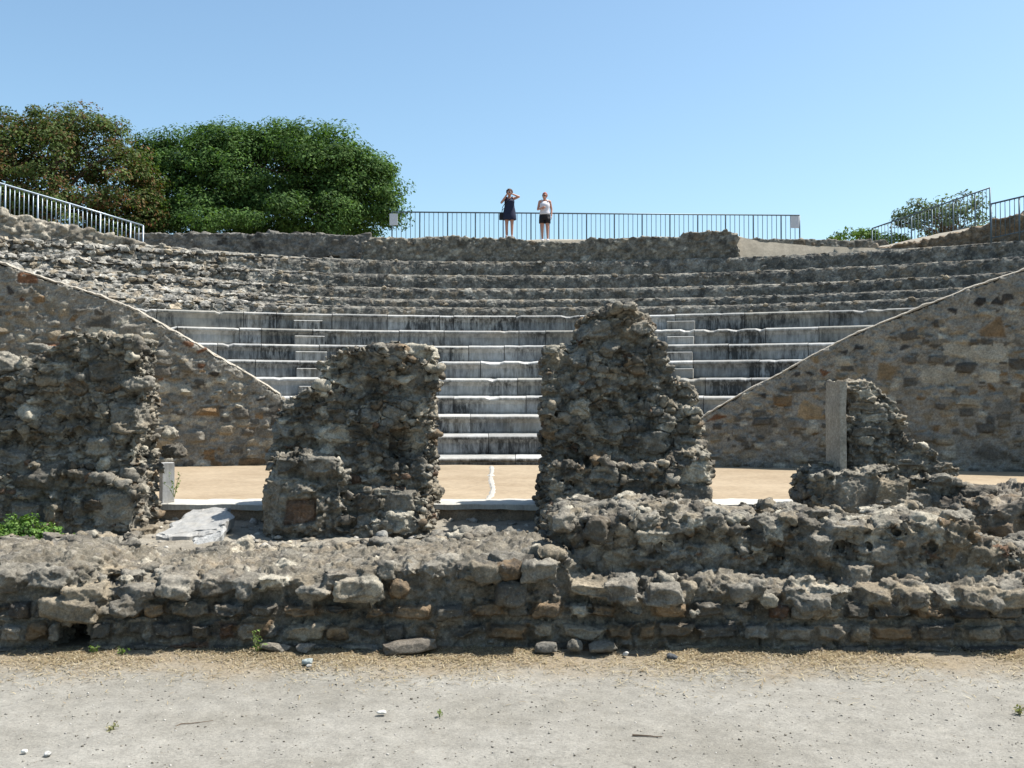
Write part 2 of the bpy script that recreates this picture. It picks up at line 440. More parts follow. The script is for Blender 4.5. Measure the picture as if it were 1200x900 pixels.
tan = mix(t, (.18, .142, .095), (.26, .21, .14), ramp(t, noise(t, 40, 5, .7), [(.35, 0.), (.65, 1.)]))
c = mix(t, c, tan, cl.outputs[0])
c = mix(t, c, ramp(t, noise(t, 75, 4, .75), [(.3, .72), (.62, 1.1)]), 1, 'MULTIPLY')
c = mix(t, c, (.17, .15, .12), ramp(t, noise(t, 30, 3, .6, stretched(t, 1, .45, 1)), [(.66, 0.), (.70, .55)]))
t.links.new(c, b.inputs['Base Color'])
p = bump(t, b, noise(t, 24, 7, .7), .5, .02); bump(t, b, noise(t, 160, 4, .7), .6, .006, p)
M_ground = m
def sandy(name, c1, c2, sc=3., bs=.4):
    m, t, b = nt(name); b.inputs['Roughness'].default_value = 1; b.inputs['Specular IOR Level'].default_value = .05
    c = mix(t, c1, c2, ramp(t, noise(t, sc, 6, .65), [(.35, 0.), (.65, 1.)]))
    c = mix(t, c, ramp(t, noise(t, sc * 14, 6, .7), [(.3, .8), (.7, 1.15)]), 1, 'MULTIPLY')
    t.links.new(c, b.inputs['Base Color']); bump(t, b, noise(t, sc * 12, 6, .7), bs, .02); return m
M_stage = sandy('beaten_earth_floor', (.25, .195, .132), (.31, .25, .175), 1.1, .15)
M_terr = sandy('rubbly_dirt', (.20, .178, .142), (.28, .255, .21), 4., .8)
M_hill = sandy('hill_earth', (.22, .20, .16), (.31, .28, .23), .5, .5)

# ------------------------------------------------------------------ the setting
def axis(dense0, dense1, step, far0, far1, n=14):
    a = np.arange(dense0, dense1 + 1e-6, step)
    k = np.geomspace(step * 1.5, 1, 3)[0]
    lo = dense0 - np.geomspace(step * 2, dense0 - far0, n)[::-1]; hi = dense1 + np.geomspace(step * 2, far1 - dense1, n)
    return np.concatenate([lo, a, hi])
def grid(nx, ny):
    i = np.arange(nx - 1)[:, None] * ny + np.arange(ny - 1)[None, :]
    return np.stack([i, i + ny, i + ny + 1, i + 1], -1).reshape(-1, 4)
xs = axis(-4.3, 4.3, .022, -3000, 3000, 22); ys = axis(4.0, 7.0, .016, -3000, 4000, 22)
X, Y = np.meshgrid(xs, ys, indexing='ij'); P = np.stack([X.ravel(), Y.ravel(), np.zeros(X.size)], 1)
near = np.exp(-((P[:, 0] / 9) ** 2 + ((P[:, 1] - 5) / 6) ** 2))
P[:, 2] = near * (fbm(P * (1.3, 1.3, 1), 4) * .022 + fbm(P * 16, 3) * .0045 + np.maximum(0, ridged(P * 34, 2) - .55) * .006)
P[:, 2] += near * .03 * np.clip((P[:, 1] - 5.9) / .6, 0, 1)
tag(obj('ground_path', P, grid(len(xs), len(ys)), M_ground, smooth=True), 'pale trodden dusty path in front of the low rubble wall', 'path', kind='structure')
def ground_z(x, y):
    p = np.array([[x, y, 0.]]); nr = math.exp(-((x / 9) ** 2 + ((y - 5) / 6) ** 2))
    return float(nr * (fbm(p * (1.3, 1.3, 1), 4)[0] * .022 + .03 * min(max((y - 5.9) / .6, 0), 1)))

# terrace of dirt between the low wall and the stage
xs = np.arange(-9.0, 9.0, .03); ys = np.arange(7.2, 10.35, .025)
X, Y = np.meshgrid(xs, ys, indexing='ij'); P = np.stack([X.ravel(), Y.ravel(), np.zeros(X.size)], 1)
def terr(x, y): return np.interp(y, [7.2, 8.0, 9.0, 9.6, 10.4], [.38, .40, .395, .43, .49]) - .45 * np.clip((np.abs(x) - 4.9) / .4, 0, 1) * np.clip((8.6 - y) / 1.4, 0, 1)
P[:, 2] = terr(P[:, 0], P[:, 1]) + fbm(P * 1.7, 3) * .03 + fbm(P * 7, 3) * .022 + np.maximum(0, ridged(P * 17, 2) - .4) * .03
tag(obj('terrace_ground', P, grid(len(xs), len(ys)), M_terr, smooth=True), 'stony dirt strip between the low wall and the ruined piers', 'ground', kind='structure')

# stage floor of beaten earth, orchestra floor behind and below it
xs = np.arange(-9, 9.01, .12); ys = np.arange(10.0, 16.01, .08)
X, Y = np.meshgrid(xs, ys, indexing='ij'); P = np.stack([X.ravel(), Y.ravel(), np.zeros(X.size)], 1); P[:, 2] = .6 + fbm(P * .8, 3) * .012
n0 = len(P); G = grid(len(xs), len(ys)); nx, ny = len(xs), len(ys)
bot = P.copy(); bot[:, 2] = .05
F2 = [tuple(q) for q in G]
rim = [i * ny for i in range(nx)]
def skirt(idx):
    global P, F2
    base = len(P); q = P[idx].copy(); q[:, 2] = .02; P = np.concatenate([P, q])
    for k in range(len(idx) - 1): F2.append((idx[k], idx[k + 1], base + k + 1, base + k))
skirt([i * ny for i in range(nx)]); skirt([i * ny + ny - 1 for i in range(nx)][::-1]); skirt(list(range(ny))[::-1]); skirt([(nx - 1) * ny + k for k in range(ny)])
tag(obj('stage_floor', P, F2, M_stage), 'flat orange tan beaten earth floor behind the piers', 'floor', kind='structure')
V = []; nth = 40; DC = 7.0
for i in range(nth + 1):
    th = -.9 + 1.8 * i / nth
    V += [(math.sin(th) * 16, DC + math.cos(th) * 16, .22), (math.sin(th) * 1, 15.7, .22)]
tag(obj('orchestra_floor', V, [(2 * i, 2 * i + 2, 2 * i + 3, 2 * i + 1) for i in range(nth)], M_stage), 'sunken earth floor before the marble seats', 'floor', kind='structure')

# hill round the top of the theatre
A_T = [-3.2, -1.2, -.70, -.58, -.435, -.36, -.176, -.164, .27, .31, .42, .50, .60, .75, 1.2, 3.2]
A_Z = [5.5, 6.5, 6.6, 6.55, 5.80, 5.85, 6.0, 6.74, 6.74, 6.5, 6.15, 6.05, 6.05, 6.1, 6.3, 5.5]
B_Z = [6, 6.8, 6.9, 6.8, 6.5, 6.5, 6.6, 7.15, 7.15, 6.7, 6.5, 6.9, 7.1, 7.2, 7.0, 6]
def hill_z(x, y):
    th = np.arctan2(x, y - DC); R = np.hypot(x, y - DC)
    a = np.interp(th, A_T, A_Z); b = np.interp(th, A_T, B_Z)
    f = np.clip((R - 26.1) / 2.1, 0, 1)
    far = np.clip((R - 60) / 240, 0, 1)
    return (a + (b - a) * f) * (1 - far) - .5 * far
Rs = np.concatenate([[25.75, 25.76], np.arange(25.9, 30, .15), np.geomspace(30.2, 330, 30)]); ths = np.linspace(-1.25, 1.25, 340)
Rg, Tg = np.meshgrid(Rs, ths, indexing='ij'); P = np.stack([Rg.ravel() * np.sin(Tg.ravel()), DC + Rg.ravel() * np.cos(Tg.ravel()), np.zeros(Rg.size)], 1)
P[:, 2] = hill_z(P[:, 0], P[:, 1]) + fbm(P * .7, 3) * .06 + fbm(P * 3, 3) * .025
P[Rg.ravel() < 25.755, 2] = 2.0
tag(obj('hill_top', P, grid(len(Rs), len(ths)), M_hill, smooth=True), 'dusty sunlit ground on the hill behind the top row of seats', 'hill', kind='structure')

# ------------------------------------------------------------------ seats
rows_y = [535, 509.5, 486, 464, 443, 423, 404.5, 387, 369, 359.5, 350, 337, 321.5, 305]
rows_D = [22.1, 22.9, 23.7, 24.5, 25.3, 26.1, 26.9, 27.7, 28.5, 29.2, 29.9, 30.7, 31.5, 32.3]
RR = [d - DC for d in rows_D]; ZZ = [zat(y, d) for y, d in zip(rows_y, rows_D)]
rng = np.random.default_rng(3)
root = thing('marble_seating', (0, DC + RR[0], .2), 'nine curved tiers of streaked white marble benches behind the piers, below the rough tiers', 'seating')
def arc(R, th): return np.stack([R * np.sin(th), DC + R * np.cos(th)], 1)
for k in range(9):
    z0 = .2 if k == 0 else ZZ[k - 1]; z1 = ZZ[k]; R = RR[k]; Rn = RR[k + 1]
    mb = MB(); a = -.70
    while a < .70:
        L = rng.uniform(.9, 2.3) / R
        if rng.random() < .15: L *= .4
        a2 = min(a + L, .72); n = max(2, int(L * R / .12))
        th = np.linspace(a + .0004, a2 - .0004, n + 1)
        dr = rng.normal() * .012; dz = rng.normal() * .006; tone = rng.uniform(.62, .98); col = np.array([(.56, .555, .53), (.47, .465, .44), (.62, .61, .57), (.40, .385, .34)][rng.choice(4, p=[.4, .3, .2, .1])]) * tone
        h = z1 - z0
        prof = [(.07, z0 + .001), (.05, z0 + .06), (.075, z0 + h * .55), (.035, z1 - .115), (-.008, z1 - .095), (-.012, z1 - .055), (.006, z1 - .033), (.05, z1 - .018), (.26, z1), (Rn - R + .12, z1 + .004), (Rn - R + .12, z0 - .05), (.2, z0 - .05)]
        rings = []
        broken = rng.random() < .22
        for i, tt in enumerate(th):
            q = np.array([[R + p[0] + dr, 0, p[1] + (dz if p[1] > z0 + .1 else 0)] for p in prof])
            V = np.stack([q[:, 0] * math.sin(tt), DC + q[:, 0] * math.cos(tt), q[:, 2]], 1)
            ch = perlin(np.array([[tt * R * 3.1, k * 7.7, 2.]]))[0] + (.22 if broken else 0) - .30
            if ch > 0: V[4:9, 2] -= min(ch * .3, .04); V[4:8] += np.array([math.sin(tt), math.cos(tt), 0]) * min(ch * .3, .05)
            V[:, 2] += perlin(np.array([[tt * R * 6, k * 3.3, 9.]]))[0] * .006
            rings.append(V)
        mb.loft(rings, col); a = a2
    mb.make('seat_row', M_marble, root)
for side, th0 in (('l', -.262), ('r', .219)):
    mb = MB()
    for k in range(1, 9):
        z0, z1, R = ZZ[k - 1], ZZ[k], RR[k]
        th = np.linspace(th0 - rng.uniform(.33, .42) / R, th0 + rng.uniform(.33, .42) / R, 6); zt = (z0 + z1) / 2 + .01
        prof = [(-.33, z0 + .003), (-.335, zt - .05), (-.35, zt - .03), (-.35, zt - .012), (-.335, zt), (.03, zt), (.03, z0 + .003)]
        mb.loft([np.array([[(R + p) * math.sin(tt), DC + (R + p) * math.cos(tt), z] for p, z in prof]) for tt in th], np.array((.45, .44, .41)) * rng.uniform(.7, 1.2))
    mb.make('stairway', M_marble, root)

m, t, b = nt('rough_tier_stone'); b.inputs['Roughness'].default_value = 1; b.inputs['Specular IOR Level'].default_value = .1
c = tintnode(t)
c = mix(t, c, ramp(t, noise(t, 2.5, 7, .7), [(.3, .5), (.7, 1.5)]), 1, 'MULTIPLY')
c = mix(t, c, ramp(t, noise(t, 16, 5, .75), [(.3, .5), (.68, 1.5)]), 1, 'MULTIPLY')
c = mix(t, c, (.05, .05, .047), ramp(t, noise(t, 3.2, 8, .75, dist=.8), [(.46, 0.), (.60, .75)]))
c = mix(t, c, (.38, .365, .33), ramp(t, noise(t, 9, 6, .7), [(.60, 0.), (.72, .5)]))
t.links.new(c, b.inputs['Base Color']); p = bump(t, b, noise(t, 12, 7, .75), .9, .05)
M_tier = m
root = thing('rough_stone_seating', (0, DC + RR[9], ZZ[8]), 'five dark rough stone tiers curving above the marble benches', 'seating')
for k in range(9, 14):
    z0 = ZZ[k - 1] - .06; z1 = ZZ[k]; R = RR[k]; Rn = (RR[k + 1] if k < 13 else R + .75)
    th = np.arange(-.80, .80, .035 / R); n = len(th)
    prof = []
    for s in np.linspace(0, 1, 13): prof.append((0., z0 + (z1 - z0) * s, 1))
    for s in np.linspace(.06, 1, 11): prof.append((s * (Rn - R + .1), z1, 2))
    prof += [(Rn - R + .12, z0, 0), (.3, z0 - .02, 0)]
    prof = np.array(prof); mm = len(prof)
    T = np.repeat(th, mm); p0 = np.tile(prof[:, 0], n); pz = np.tile(prof[:, 1], n); kind = np.tile(prof[:, 2], n)
    q = np.stack([T * R, p0 + k * 5, pz], 1)
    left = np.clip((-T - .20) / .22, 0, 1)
    w1, w2, wid = worley(q * (4.2, 4.2, 5.5))
    dome = np.clip((w2 - w1) * 1.2, 0, .5)
    rr = fbm(q * 1.4, 2) * .03 + fbm(q * 9, 3) * .012 - (dome - .2) * .035 - (chips(q * (3.2, 3.2, 5.), .8) * (.009 + .085 * left) + chips(q * (8, 8, 11)) * (.007 + .016 * left))
    zz = fbm(q * .8 + 50, 2) * .022 + fbm(q * 6 + 9, 3) * .014 + (dome - .2) * .03 + chips(q * (3.2, 3.2, 5.) + 40, .8) * (.008 + .06 * left)
    slope = left * np.clip(p0 / (Rn - R), 0, 1) * .22     # the left tiers have crumbled into sloping rubble
    lip = np.where(kind == 2, -.045 * np.exp(-p0 / .10), np.where(kind == 1, -.045 * np.clip((pz - z0) / (z1 - z0), 0, 1) ** 4, 0)); rr = rr + np.where(kind == 1, .05 * np.clip((pz - z0) / (z1 - z0), 0, 1) ** 6, .05 * np.exp(-p0 / .05))
    slump = left * .12 * (kind == 1) * ((pz - z0) / (z1 - z0)) ** 2
    r2 = R + p0 + np.where(kind > 0, rr, 0) + slump; z2 = pz + lip + np.where(kind == 2, zz + slope, np.where(kind == 1, zz * ((pz - z0) / (z1 - z0)), 0))
    W = np.stack([r2 * np.sin(T), DC + r2 * np.cos(T), z2], 1)
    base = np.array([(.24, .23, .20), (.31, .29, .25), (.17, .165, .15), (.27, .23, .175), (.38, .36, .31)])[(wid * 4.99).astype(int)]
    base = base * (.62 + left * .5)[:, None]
    mort = np.array((.27, .25, .21)); jj = (w2 - w1 < .07)[:, None]
    base = np.where(jj, mort * .8, base)
    i = np.arange(n - 1)[:, None] * mm + np.arange(mm)[None, :]; j = np.arange(n - 1)[:, None] * mm + ((np.arange(mm) + 1) % mm)[None, :]
    Fq = np.stack([i, j, j + mm, i + mm], -1).reshape(-1, 4)
    Vn, Fn, Tn, off = [W], [tuple(f) for f in Fq], [base], len(W)
    V0, F0 = ICO[1]
    for _ in range(900):
        tt = rng.uniform(-.78, .78); lf = min(max((-tt - .20) / .22, 0), 1)
        if rng.random() > .12 + .88 * lf: continue
        if rng.random() < .5: rr_, zc = R + rng.uniform(-.02, .03), rng.uniform(z0 + .05, z1 - .03)
        else: sfr = rng.random() ** 2; rr_, zc = R + sfr * .6, z1 - .05 * math.exp(-sfr * 5) + lf * sfr * .18
        s = rng.uniform(.03, .085) * (1 + .5 * lf); pl = rng.normal(size=(9, 3)); pl /= np.linalg.norm(pl, axis=1)[:, None]
        rad = 1 / np.maximum((V0 @ pl.T / rng.uniform(.6, 1, 9)).max(1), .55)
        q = V0 * rad[:, None] * s * (1.25, .8, .7); cs, sn = math.cos(-tt), math.sin(-tt)
        q = np.stack([q[:, 0] * cs - q[:, 1] * sn, q[:, 0] * sn + q[:, 1] * cs, q[:, 2]], 1) + (rr_ * math.sin(tt), DC + rr_ * math.cos(tt), zc)
        Vn.append(q); Fn += [tuple(f + off) for f in F0]; off += len(q)
        Tn.append(np.tile(np.array([(.30, .285, .25), (.36, .34, .30), (.2, .19, .17), (.31, .26, .19)][rng.integers(4)]) * rng.uniform(.6, 1.1) * (.8 + .4 * lf), (len(q), 1)))
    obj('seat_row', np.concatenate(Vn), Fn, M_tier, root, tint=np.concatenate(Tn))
# ------------------------------------------------------------------ ruined piers
PIERMIX = {'grey': 3, 'dgrey': 2, 'tan': 1.5, 'lime': 1.3, 'brown': .6, 'red': .25}
def pier(name, seed, prisms, face, sizes, big, label, base, courses=(), jamb=None, mixt=None, rel=1.05, voxel=.0115, mortar=(.305, .278, .222), edges=True):
    ms = Masonry(seed); r = ms.rng; mixt = mixt or PIERMIX
    taken = []
    for poly, yf, yb, bat in prisms:
        mx = sum(q[0] for q in poly) / len(poly)
        zp = [(xat(px - (4.5 if px > mx else -4.5), yf), zat(py + 2, yf)) for px, py in poly]
        ms.prism(zp, yf, yb, .028, bat)
    yfun = lambda x, z: min([yf + bat * (z - min(zat(q[1], yf) for q in poly)) if inside(np.array([x]), np.array([z]), [(xat(a, yf), zat(b, yf)) for a, b in poly])[0] else 99 for poly, yf, yb, bat in prisms] + [98])
    D0 = prisms[0][1]
    for (px, py, hx, hz, col, *rest) in big:
        k = D0 / F; dep = rest[0] if rest else .5; bl = rest[1] if len(rest) > 1 else .5
        x, z = xat(px, D0), zat(py, D0); yy = yfun(x, z); yy = yy if yy < 90 else D0 + .25
        taken.append((x, z, hx * k, hz * k)); d = min(hx, hz) * k * 1.25
        ms.stone((x, yy + d * dep, z), (hx * k, d, hz * k), PAL[col], bl, rz=r.normal() * .15, tilt=.08)
    polyf = [(xat(px, D0), zat(py, D0)) for px, py in face]
    yf2 = lambda x, z: (lambda v: v if v < 90 else D0 + .15)(yfun(x, z))
    for (px0, px1, py, h, wd) in courses:
        ms.course(xat(px0, D0), xat(px1, D0), zat(py, D0), h * D0 / F, wd * D0 / F, yf2, {'grey': 3, 'dgrey': 2, 'tan': 1, 'brown': 1}, sink=.6)
        taken.append((xat((px0 + px1) / 2, D0), zat(py - h / 2, D0), (px1 - px0) / 2 * D0 / F, h / 2 * D0 / F))
    ms.scatter(polyf, yf2, sizes, mixt, sink=.28, blocky=.35, flat=.62, overlap=.76, taken=taken)
    if edges:                                            # stones showing along the sides and the top
        for poly, yf, yb, bat in prisms:
            zp = np.array([(xat(px, yf), zat(py, yf)) for px, py in poly])
            for i in range(len(zp)):
                a, b_ = zp[i], zp[(i + 1) % len(zp)]; L = np.linalg.norm(b_ - a)
                if max(a[1], b_[1]) < .55: continue
                for _ in range(int(L * (yb - yf) / .012)):
                    q = a + (b_ - a) * r.random(); s = r.uniform(.02, .055) * (1.5 if r.random() < .15 else 1); y = r.uniform(yf + .04, yb - .04)
                    c0 = zp.mean(0); q = q + (c0 - q) / np.linalg.norm(c0 - q) * s * .75
                    ms.stone((q[0], y, q[1]), (s, s * .9, s * .65), ms.pick(mixt), .25)
    W, Q, T = ms.build(voxel, mortar, 1.25, 1.25, rel=rel, uni=.4, side=.3)
    root = thing(name, base, label, 'ruin', 'ruined piers of the stage front')
    obj('masonry', W, Q, M_pier, root, tint=T)
    return root

SZ = [(.12, 9), (.085, 26), (.055, 90), (.034, 260), (.02, 200)]
D1 = 9.15
# first pier, cut by the left edge of the picture
p1 = pier('ruined_pier', 11, [
    ([(-70, 650), (-70, 430), (-30, 415), (0, 425), (20, 420), (52, 410), (62, 392), (90, 388), (140, 392), (162, 396), (163, 470), (160, 520), (166, 560), (164, 610), (162, 650)], D1, 9.72, .05),
    ([(-70, 655), (-70, 545), (20, 540), (60, 552), (120, 560), (158, 568), (163, 590), (158, 632), (145, 655)], D1 - .14, 9.7, .12)],
    [(-70, 640), (-70, 425), (50, 412), (65, 395), (160, 400), (162, 560), (160, 640)], SZ,
    [(50, 562, 33, 22, 'dgrey', .3, 0), (13, 535, 22, 17, 'grey', .3, 0), (99, 558, 15, 11, 'dgrey', .3, 0), (116, 592, 18, 12, 'black', .25, 0), (-3, 424, 18, 15, 'grey', .2, 0), (184, 530, 16, 12, 'dgrey', 2., .2),
     (180, 507, 10, 7, 'lime', 2., 0), (150, 419, 8, 8, 'lime', .1, 0), (35, 408, 22, 9, 'grey', .4, 0), (148, 487, 18, 18, 'grey', .5, .6), (150, 500, 24, 10, 'tan', .3, 0), (140, 592, 26, 24, 'grey', .7, 1), (72, 468, 9, 6, 'lime', .2, 0), (60, 432, 18, 10, 'lime', .4, 0)],
    'leftmost ruined rubble pier with big boulders in its foot and a green bush in front', (-3.9, 9.6, .38), [(-65, 95, 612, 30, 30), (-65, 180, 640, 27, 34)])
mb = MB()
mb.box((xat(195, 9.9), 9.95, zat(571, 9.9)), (.055, .05, .235), .5, (.55, .55, .54)); mb.box((xat(187, 9.9), 10.02, zat(573, 9.9)), (.03, .05, .2), .5, (.6, .6, .6))
j = mb.make('door_jamb', M_jamb, p1); j['label'] = 'pale grey marble post at the right foot of the pier'
# second pier
pier('ruined_pier', 22, [
    ([(314, 640), (314, 560), (318, 500), (322, 480), (332, 465), (368, 452), (374, 420), (392, 408), (425, 403), (470, 406), (506, 406), (508, 430), (505, 470), (502, 520), (503, 560), (507, 592), (500, 640)], D1 + .05, 10.1, .08),
    ([(312, 645), (312, 545), (318, 532), (360, 530), (398, 540), (405, 556), (404, 645)], D1 - .2, 9.8, .06),
    ([(395, 645), (398, 580), (430, 572), (490, 574), (496, 590), (488, 606), (480, 645)], D1 - .12, 9.7, .05),
    ([(310, 650), (312, 618), (430, 612), (500, 606), (508, 650)], D1 - .22, 9.9, .1)],
    [(318, 535), (322, 482), (335, 468), (370, 455), (378, 420), (395, 410), (470, 408), (508, 410), (505, 560), (500, 610), (400, 610), (400, 545)], SZ,
    [(488, 411, 25, 9, 'lime', .9, 1), (432, 418, 13, 10, 'grey', .1, 0), (402, 420, 12, 9, 'lime', .2, 0), (330, 508, 14, 16, 'grey', .15, 0), (385, 508, 24, 14, 'lime', .1, 0), (430, 488, 12, 10, 'grey', .05, 0), (495, 482, 16, 12, 'lime', .3, .9),
     (361, 596, 17, 14, 'red', .75, .8), (325, 590, 10, 38, 'grey', .8, 1), (380, 545, 22, 13, 'grey', .5, .8), (340, 543, 18, 12, 'dgrey', .5, .8), (472, 586, 20, 14, 'grey', .6, 1), (432, 588, 16, 12, 'dgrey', .6, 1), (412, 572, 24, 5, 'lime', .3, 1), (376, 428, 8, 8, 'lime', .4, 0), (455, 575, 18, 4, 'lime', .2, 1), (488, 440, 12, 15, 'grey', .7, 1), (487, 512, 11, 15, 'lime', .6, 1), (489, 546, 11, 14, 'grey', .7, 1), (395, 470, 20, 8, 'tan', .1, 0), (470, 445, 18, 8, 'lime', .05, 0)],
    'broad ruined rubble pier left of the centre gap, flat block on its right top corner', (-1.35, 9.6, .4))
# third pier, the tallest
pier('ruined_pier', 33, [
    ([(634, 640), (634, 580), (639, 545), (640, 500), (639, 440), (640, 404), (671, 402), (679, 394), (687, 371), (706, 357), (735, 352), (756, 360), (768, 373), (774, 405), (792, 432), (800, 452), (821, 455), (818, 485), (826, 510), (833, 522), (832, 560), (832, 640)], D1 + .1, 10.15, .09),
    ([(638, 645), (640, 545), (700, 540), (770, 545), (832, 520), (833, 645)], D1 - .1, 10., .10)],
    [(645, 600), (645, 420), (680, 410), (694, 374), (733, 360), (760, 376), (770, 408), (800, 450), (815, 470), (828, 520), (828, 600)], SZ,
    [(757, 384, 15, 10, 'grey', -.1, 0), (652, 420, 13, 17, 'tan', .3, .4), (677, 420, 12, 16, 'grey', 0, 0), (817, 500, 12, 11, 'dgrey', .9, 0), (810, 525, 22, 12, 'grey', .4, 1), (808, 553, 24, 15, 'lime', .7, 1), (770, 520, 18, 14, 'grey', .3, .6), (700, 383, 24, 14, 'grey', .3, 0), (735, 365, 20, 10, 'tan', .3, 0),
     (664, 547, 12, 12, 'dgrey', .2, 0), (707, 555, 18, 10, 'grey', .2, .5), (715, 408, 14, 14, 'grey', 0, 0), (772, 408, 8, 8, 'dgrey', 0, 0), (810, 462, 12, 16, 'grey', .6, .3), (680, 480, 14, 12, 'lime', 0, 0), (740, 390, 10, 10, 'tan', 0, 0), (810, 578, 22, 12, 'grey', .6, 1), (665, 587, 20, 12, 'tan', .6, 1)],
    'tallest ruined pier, rounded rubble top, standing right of the centre gap', (1.05, 9.6, .4))
# fourth pier, worn down to the right
p4 = pier('ruined_pier', 44, [
    ([(996, 640), (992, 446), (1028, 446), (1034, 456), (1049, 466), (1057, 482), (1066, 513), (1098, 530), (1126, 553), (1135, 600), (1135, 640)], D1 + .25, 10.05, .10),
    ([(956, 645), (956, 560), (968, 553), (1012, 553), (1055, 545), (1062, 575), (1070, 645)], D1 - .08, 10., .03),
    ([(1060, 645), (1068, 560), (1110, 556), (1150, 572), (1147, 600), (1132, 645)], D1, 9.9, .08)],
    [(1010, 555), (1010, 458), (1026, 452), (1050, 468), (1066, 515), (1098, 532), (1124, 556), (1060, 560)], [(.06, 14), (.04, 60), (.025, 240), (.016, 200)],
    [(988, 580, 26, 26, 'grey', .8, 1), (1028, 580, 26, 26, 'tan', .8, 1), (1062, 590, 16, 18, 'grey', .4, .4), (1130, 582, 22, 18, 'dgrey', .4, .3), (1092, 590, 22, 20, 'dgrey', .5, .4), (1090, 562, 16, 10, 'grey', .3, 0), (985, 545, 22, 4, 'lime', .2, 0), (1012, 450, 14, 5, 'lime', .6, 1), (1000, 452, 10, 5, 'lime', 1.5, 1), (1022, 462, 14, 5, 'lime', .3, 1), (1015, 476, 18, 5, 'grey', .2, 1), (1030, 490, 18, 5, 'lime', .2, 1), (1020, 505, 20, 6, 'grey', .1, 1), (1070, 540, 20, 8, 'grey', .2, 0), (1108, 548, 14, 10, 'grey', .2, 0), (958, 574, 8, 16, 'brown', 1.5, .6)],
    'lowest ruined pier, stepped down to the right, flat marble jamb on its left side', (3.5, 9.6, .4), mixt={'grey': 3, 'lime': 2, 'dgrey': 1, 'tan': 1}, rel=.6)
mb = MB(); zb, zt = zat(552, 9.4), zat(447, 9.4); nz = 14
ring = []
for k in range(nz + 1):
    z = zb + (zt - zb) * k / nz; xr = xat(991, 9.42) + .012 * perlin(np.array([[z * 5, 1, 2.]]))[0]
    ring.append(np.array([(xr, 9.40 + .02 * perlin(np.array([[z * 9, 5, 2.]]))[0], z), (xr, 9.87, z), (xr - .05, 9.86, z), (xr - .05 + .012 * perlin(np.array([[z * 7, 8, 2.]]))[0], 9.43, z)]))
mb.loft(ring, (.36, .325, .265))
j = mb.make('door_jamb', M_ana, p4); j['label'] = 'flat pale stone jamb on the left side of the pier'

# ------------------------------------------------------------------ the low wall along the path
ms = Masonry(55)
ex = [-150, 0, 30, 60, 95, 110, 125, 175, 190, 230, 300, 400, 440, 500, 560, 640, 668, 684, 700, 722, 748, 800, 850, 900, 1000, 1100, 1200, 1350]
ey = [666, 664, 666, 664, 672, 700, 695, 694, 676, 684, 682, 672, 668, 662, 657, 656, 662, 684, 690, 678, 684, 690, 682, 690, 692, 690, 684, 684]
def edge_z(x, D=6.55): return float(np.interp(x * F / D + CX, ex, [zat(y, D) for y in ey]))
def up_on(px): return float(np.clip((px - 655) / 30, 0, 1))
uy = [(640, 640), (655, 605), (680, 600), (720, 601), (800, 594), (850, 600), (880, 612), (930, 606), (990, 612), (1060, 610), (1110, 602), (1135, 612), (1150, 634), (1185, 640), (1200, 648), (1350, 650)]
def upper_z(px): return float(np.interp(px, [u[0] for u in uy], [zat(u[1], 7.0) for u in uy]))
xs = np.arange(-5.25, 5.26, .03); rings = []
YF = 6.52
for x in xs:
    px = x * F / 6.6 + CX; ze = edge_z(x); hole = 72 < px < 108
    yf = YF + .025 * math.sin(x * 2.1) + .02 * math.sin(x * 5.3 + 1)
    low = .42 if hole else 0
    back = .44
    zt = ze + .05
    rings.append(np.array([(x, yf + low, -.12), (x, yf + .01 + low, .05), (x, yf + .02 + low, .19), (x, yf + .03, .20), (x, yf + .05, ze * .6), (x, yf + .06, ze - .02), (x, yf + .11, ze + .02), (x, yf + .45, zt), (x, yf + .8, max(zt, .47)), (x, yf + 1.35, .46), (x, yf + 1.5, .40), (x, yf + 1.55, -.12)]))
ms.mb.loft(rings)
rings = []
for x in np.arange(xat(648, 7.0), xat(1470, 7.0), .03):
    px = x * F / 7.0 + CX; zt = upper_z(px) - .02; yf = 6.80 + .06 * math.sin(x * 1.7) + .04 * math.sin(x * 4.1); ent = max(0, 1 - (px - 648) / 50)
    yf += ent * .25
    rings.append(np.array([(x, yf, .2), (x, yf + .0, .45), (x, yf + .02, .45 + (zt - .45) * .5), (x, yf + .06, zt - .06), (x, yf + .16, zt), (x, yf + .5, zt + .03), (x, yf + .85, zt - .03), (x, yf + 1.05, zt - .12), (x, yf + 1.15, .3), (x, yf + 1.15, .2)]))
ms.mb.loft(rings)
WM = {'grey': 1.6, 'dgrey': 2.8, 'brown': 2.4, 'tan': 1.0, 'red': .15, 'lime': .15, 'black': .6}
yl = lambda x, z: YF + .025 * math.sin(x * 2.1) + .02 * math.sin(x * 5.3 + 1) + .1 * z
hx0, hx1 = xat(68, 6.6), xat(110, 6.6)
for seg in ((-5.2, hx0), (hx1, 5.2)):
    ms.course(seg[0], seg[1], -.02, .09, .26, yl, WM, sink=.55)
    ms.course(seg[0], seg[1], .075, .135, .23, yl, WM, sink=.5)
ms.course(-5.2, 5.2, .215, .12, .20, yl, WM, sink=.48)
x = -5.2
while x < 5.2:                                            # the top course follows the broken edge
    w_ = ms.rng.uniform(.1, .3); cx = x + w_ / 2; ze = edge_z(cx)
    if ms.rng.random() < .9:
        hh = ms.rng.uniform(.08, .14)
        ms.stone((cx, yl(cx, .4) + .06 + ms.rng.uniform(-.05, .03), ze - hh / 2 + ms.rng.uniform(.0, .045)), (w_ / 2, .13, hh / 2 + .012), ms.pick({'grey': 3, 'dgrey': 1.5, 'tan': 1.5, 'lime': .8}), .5, rz=ms.rng.normal() * .2, tilt=.12)
    x += w_ + .004
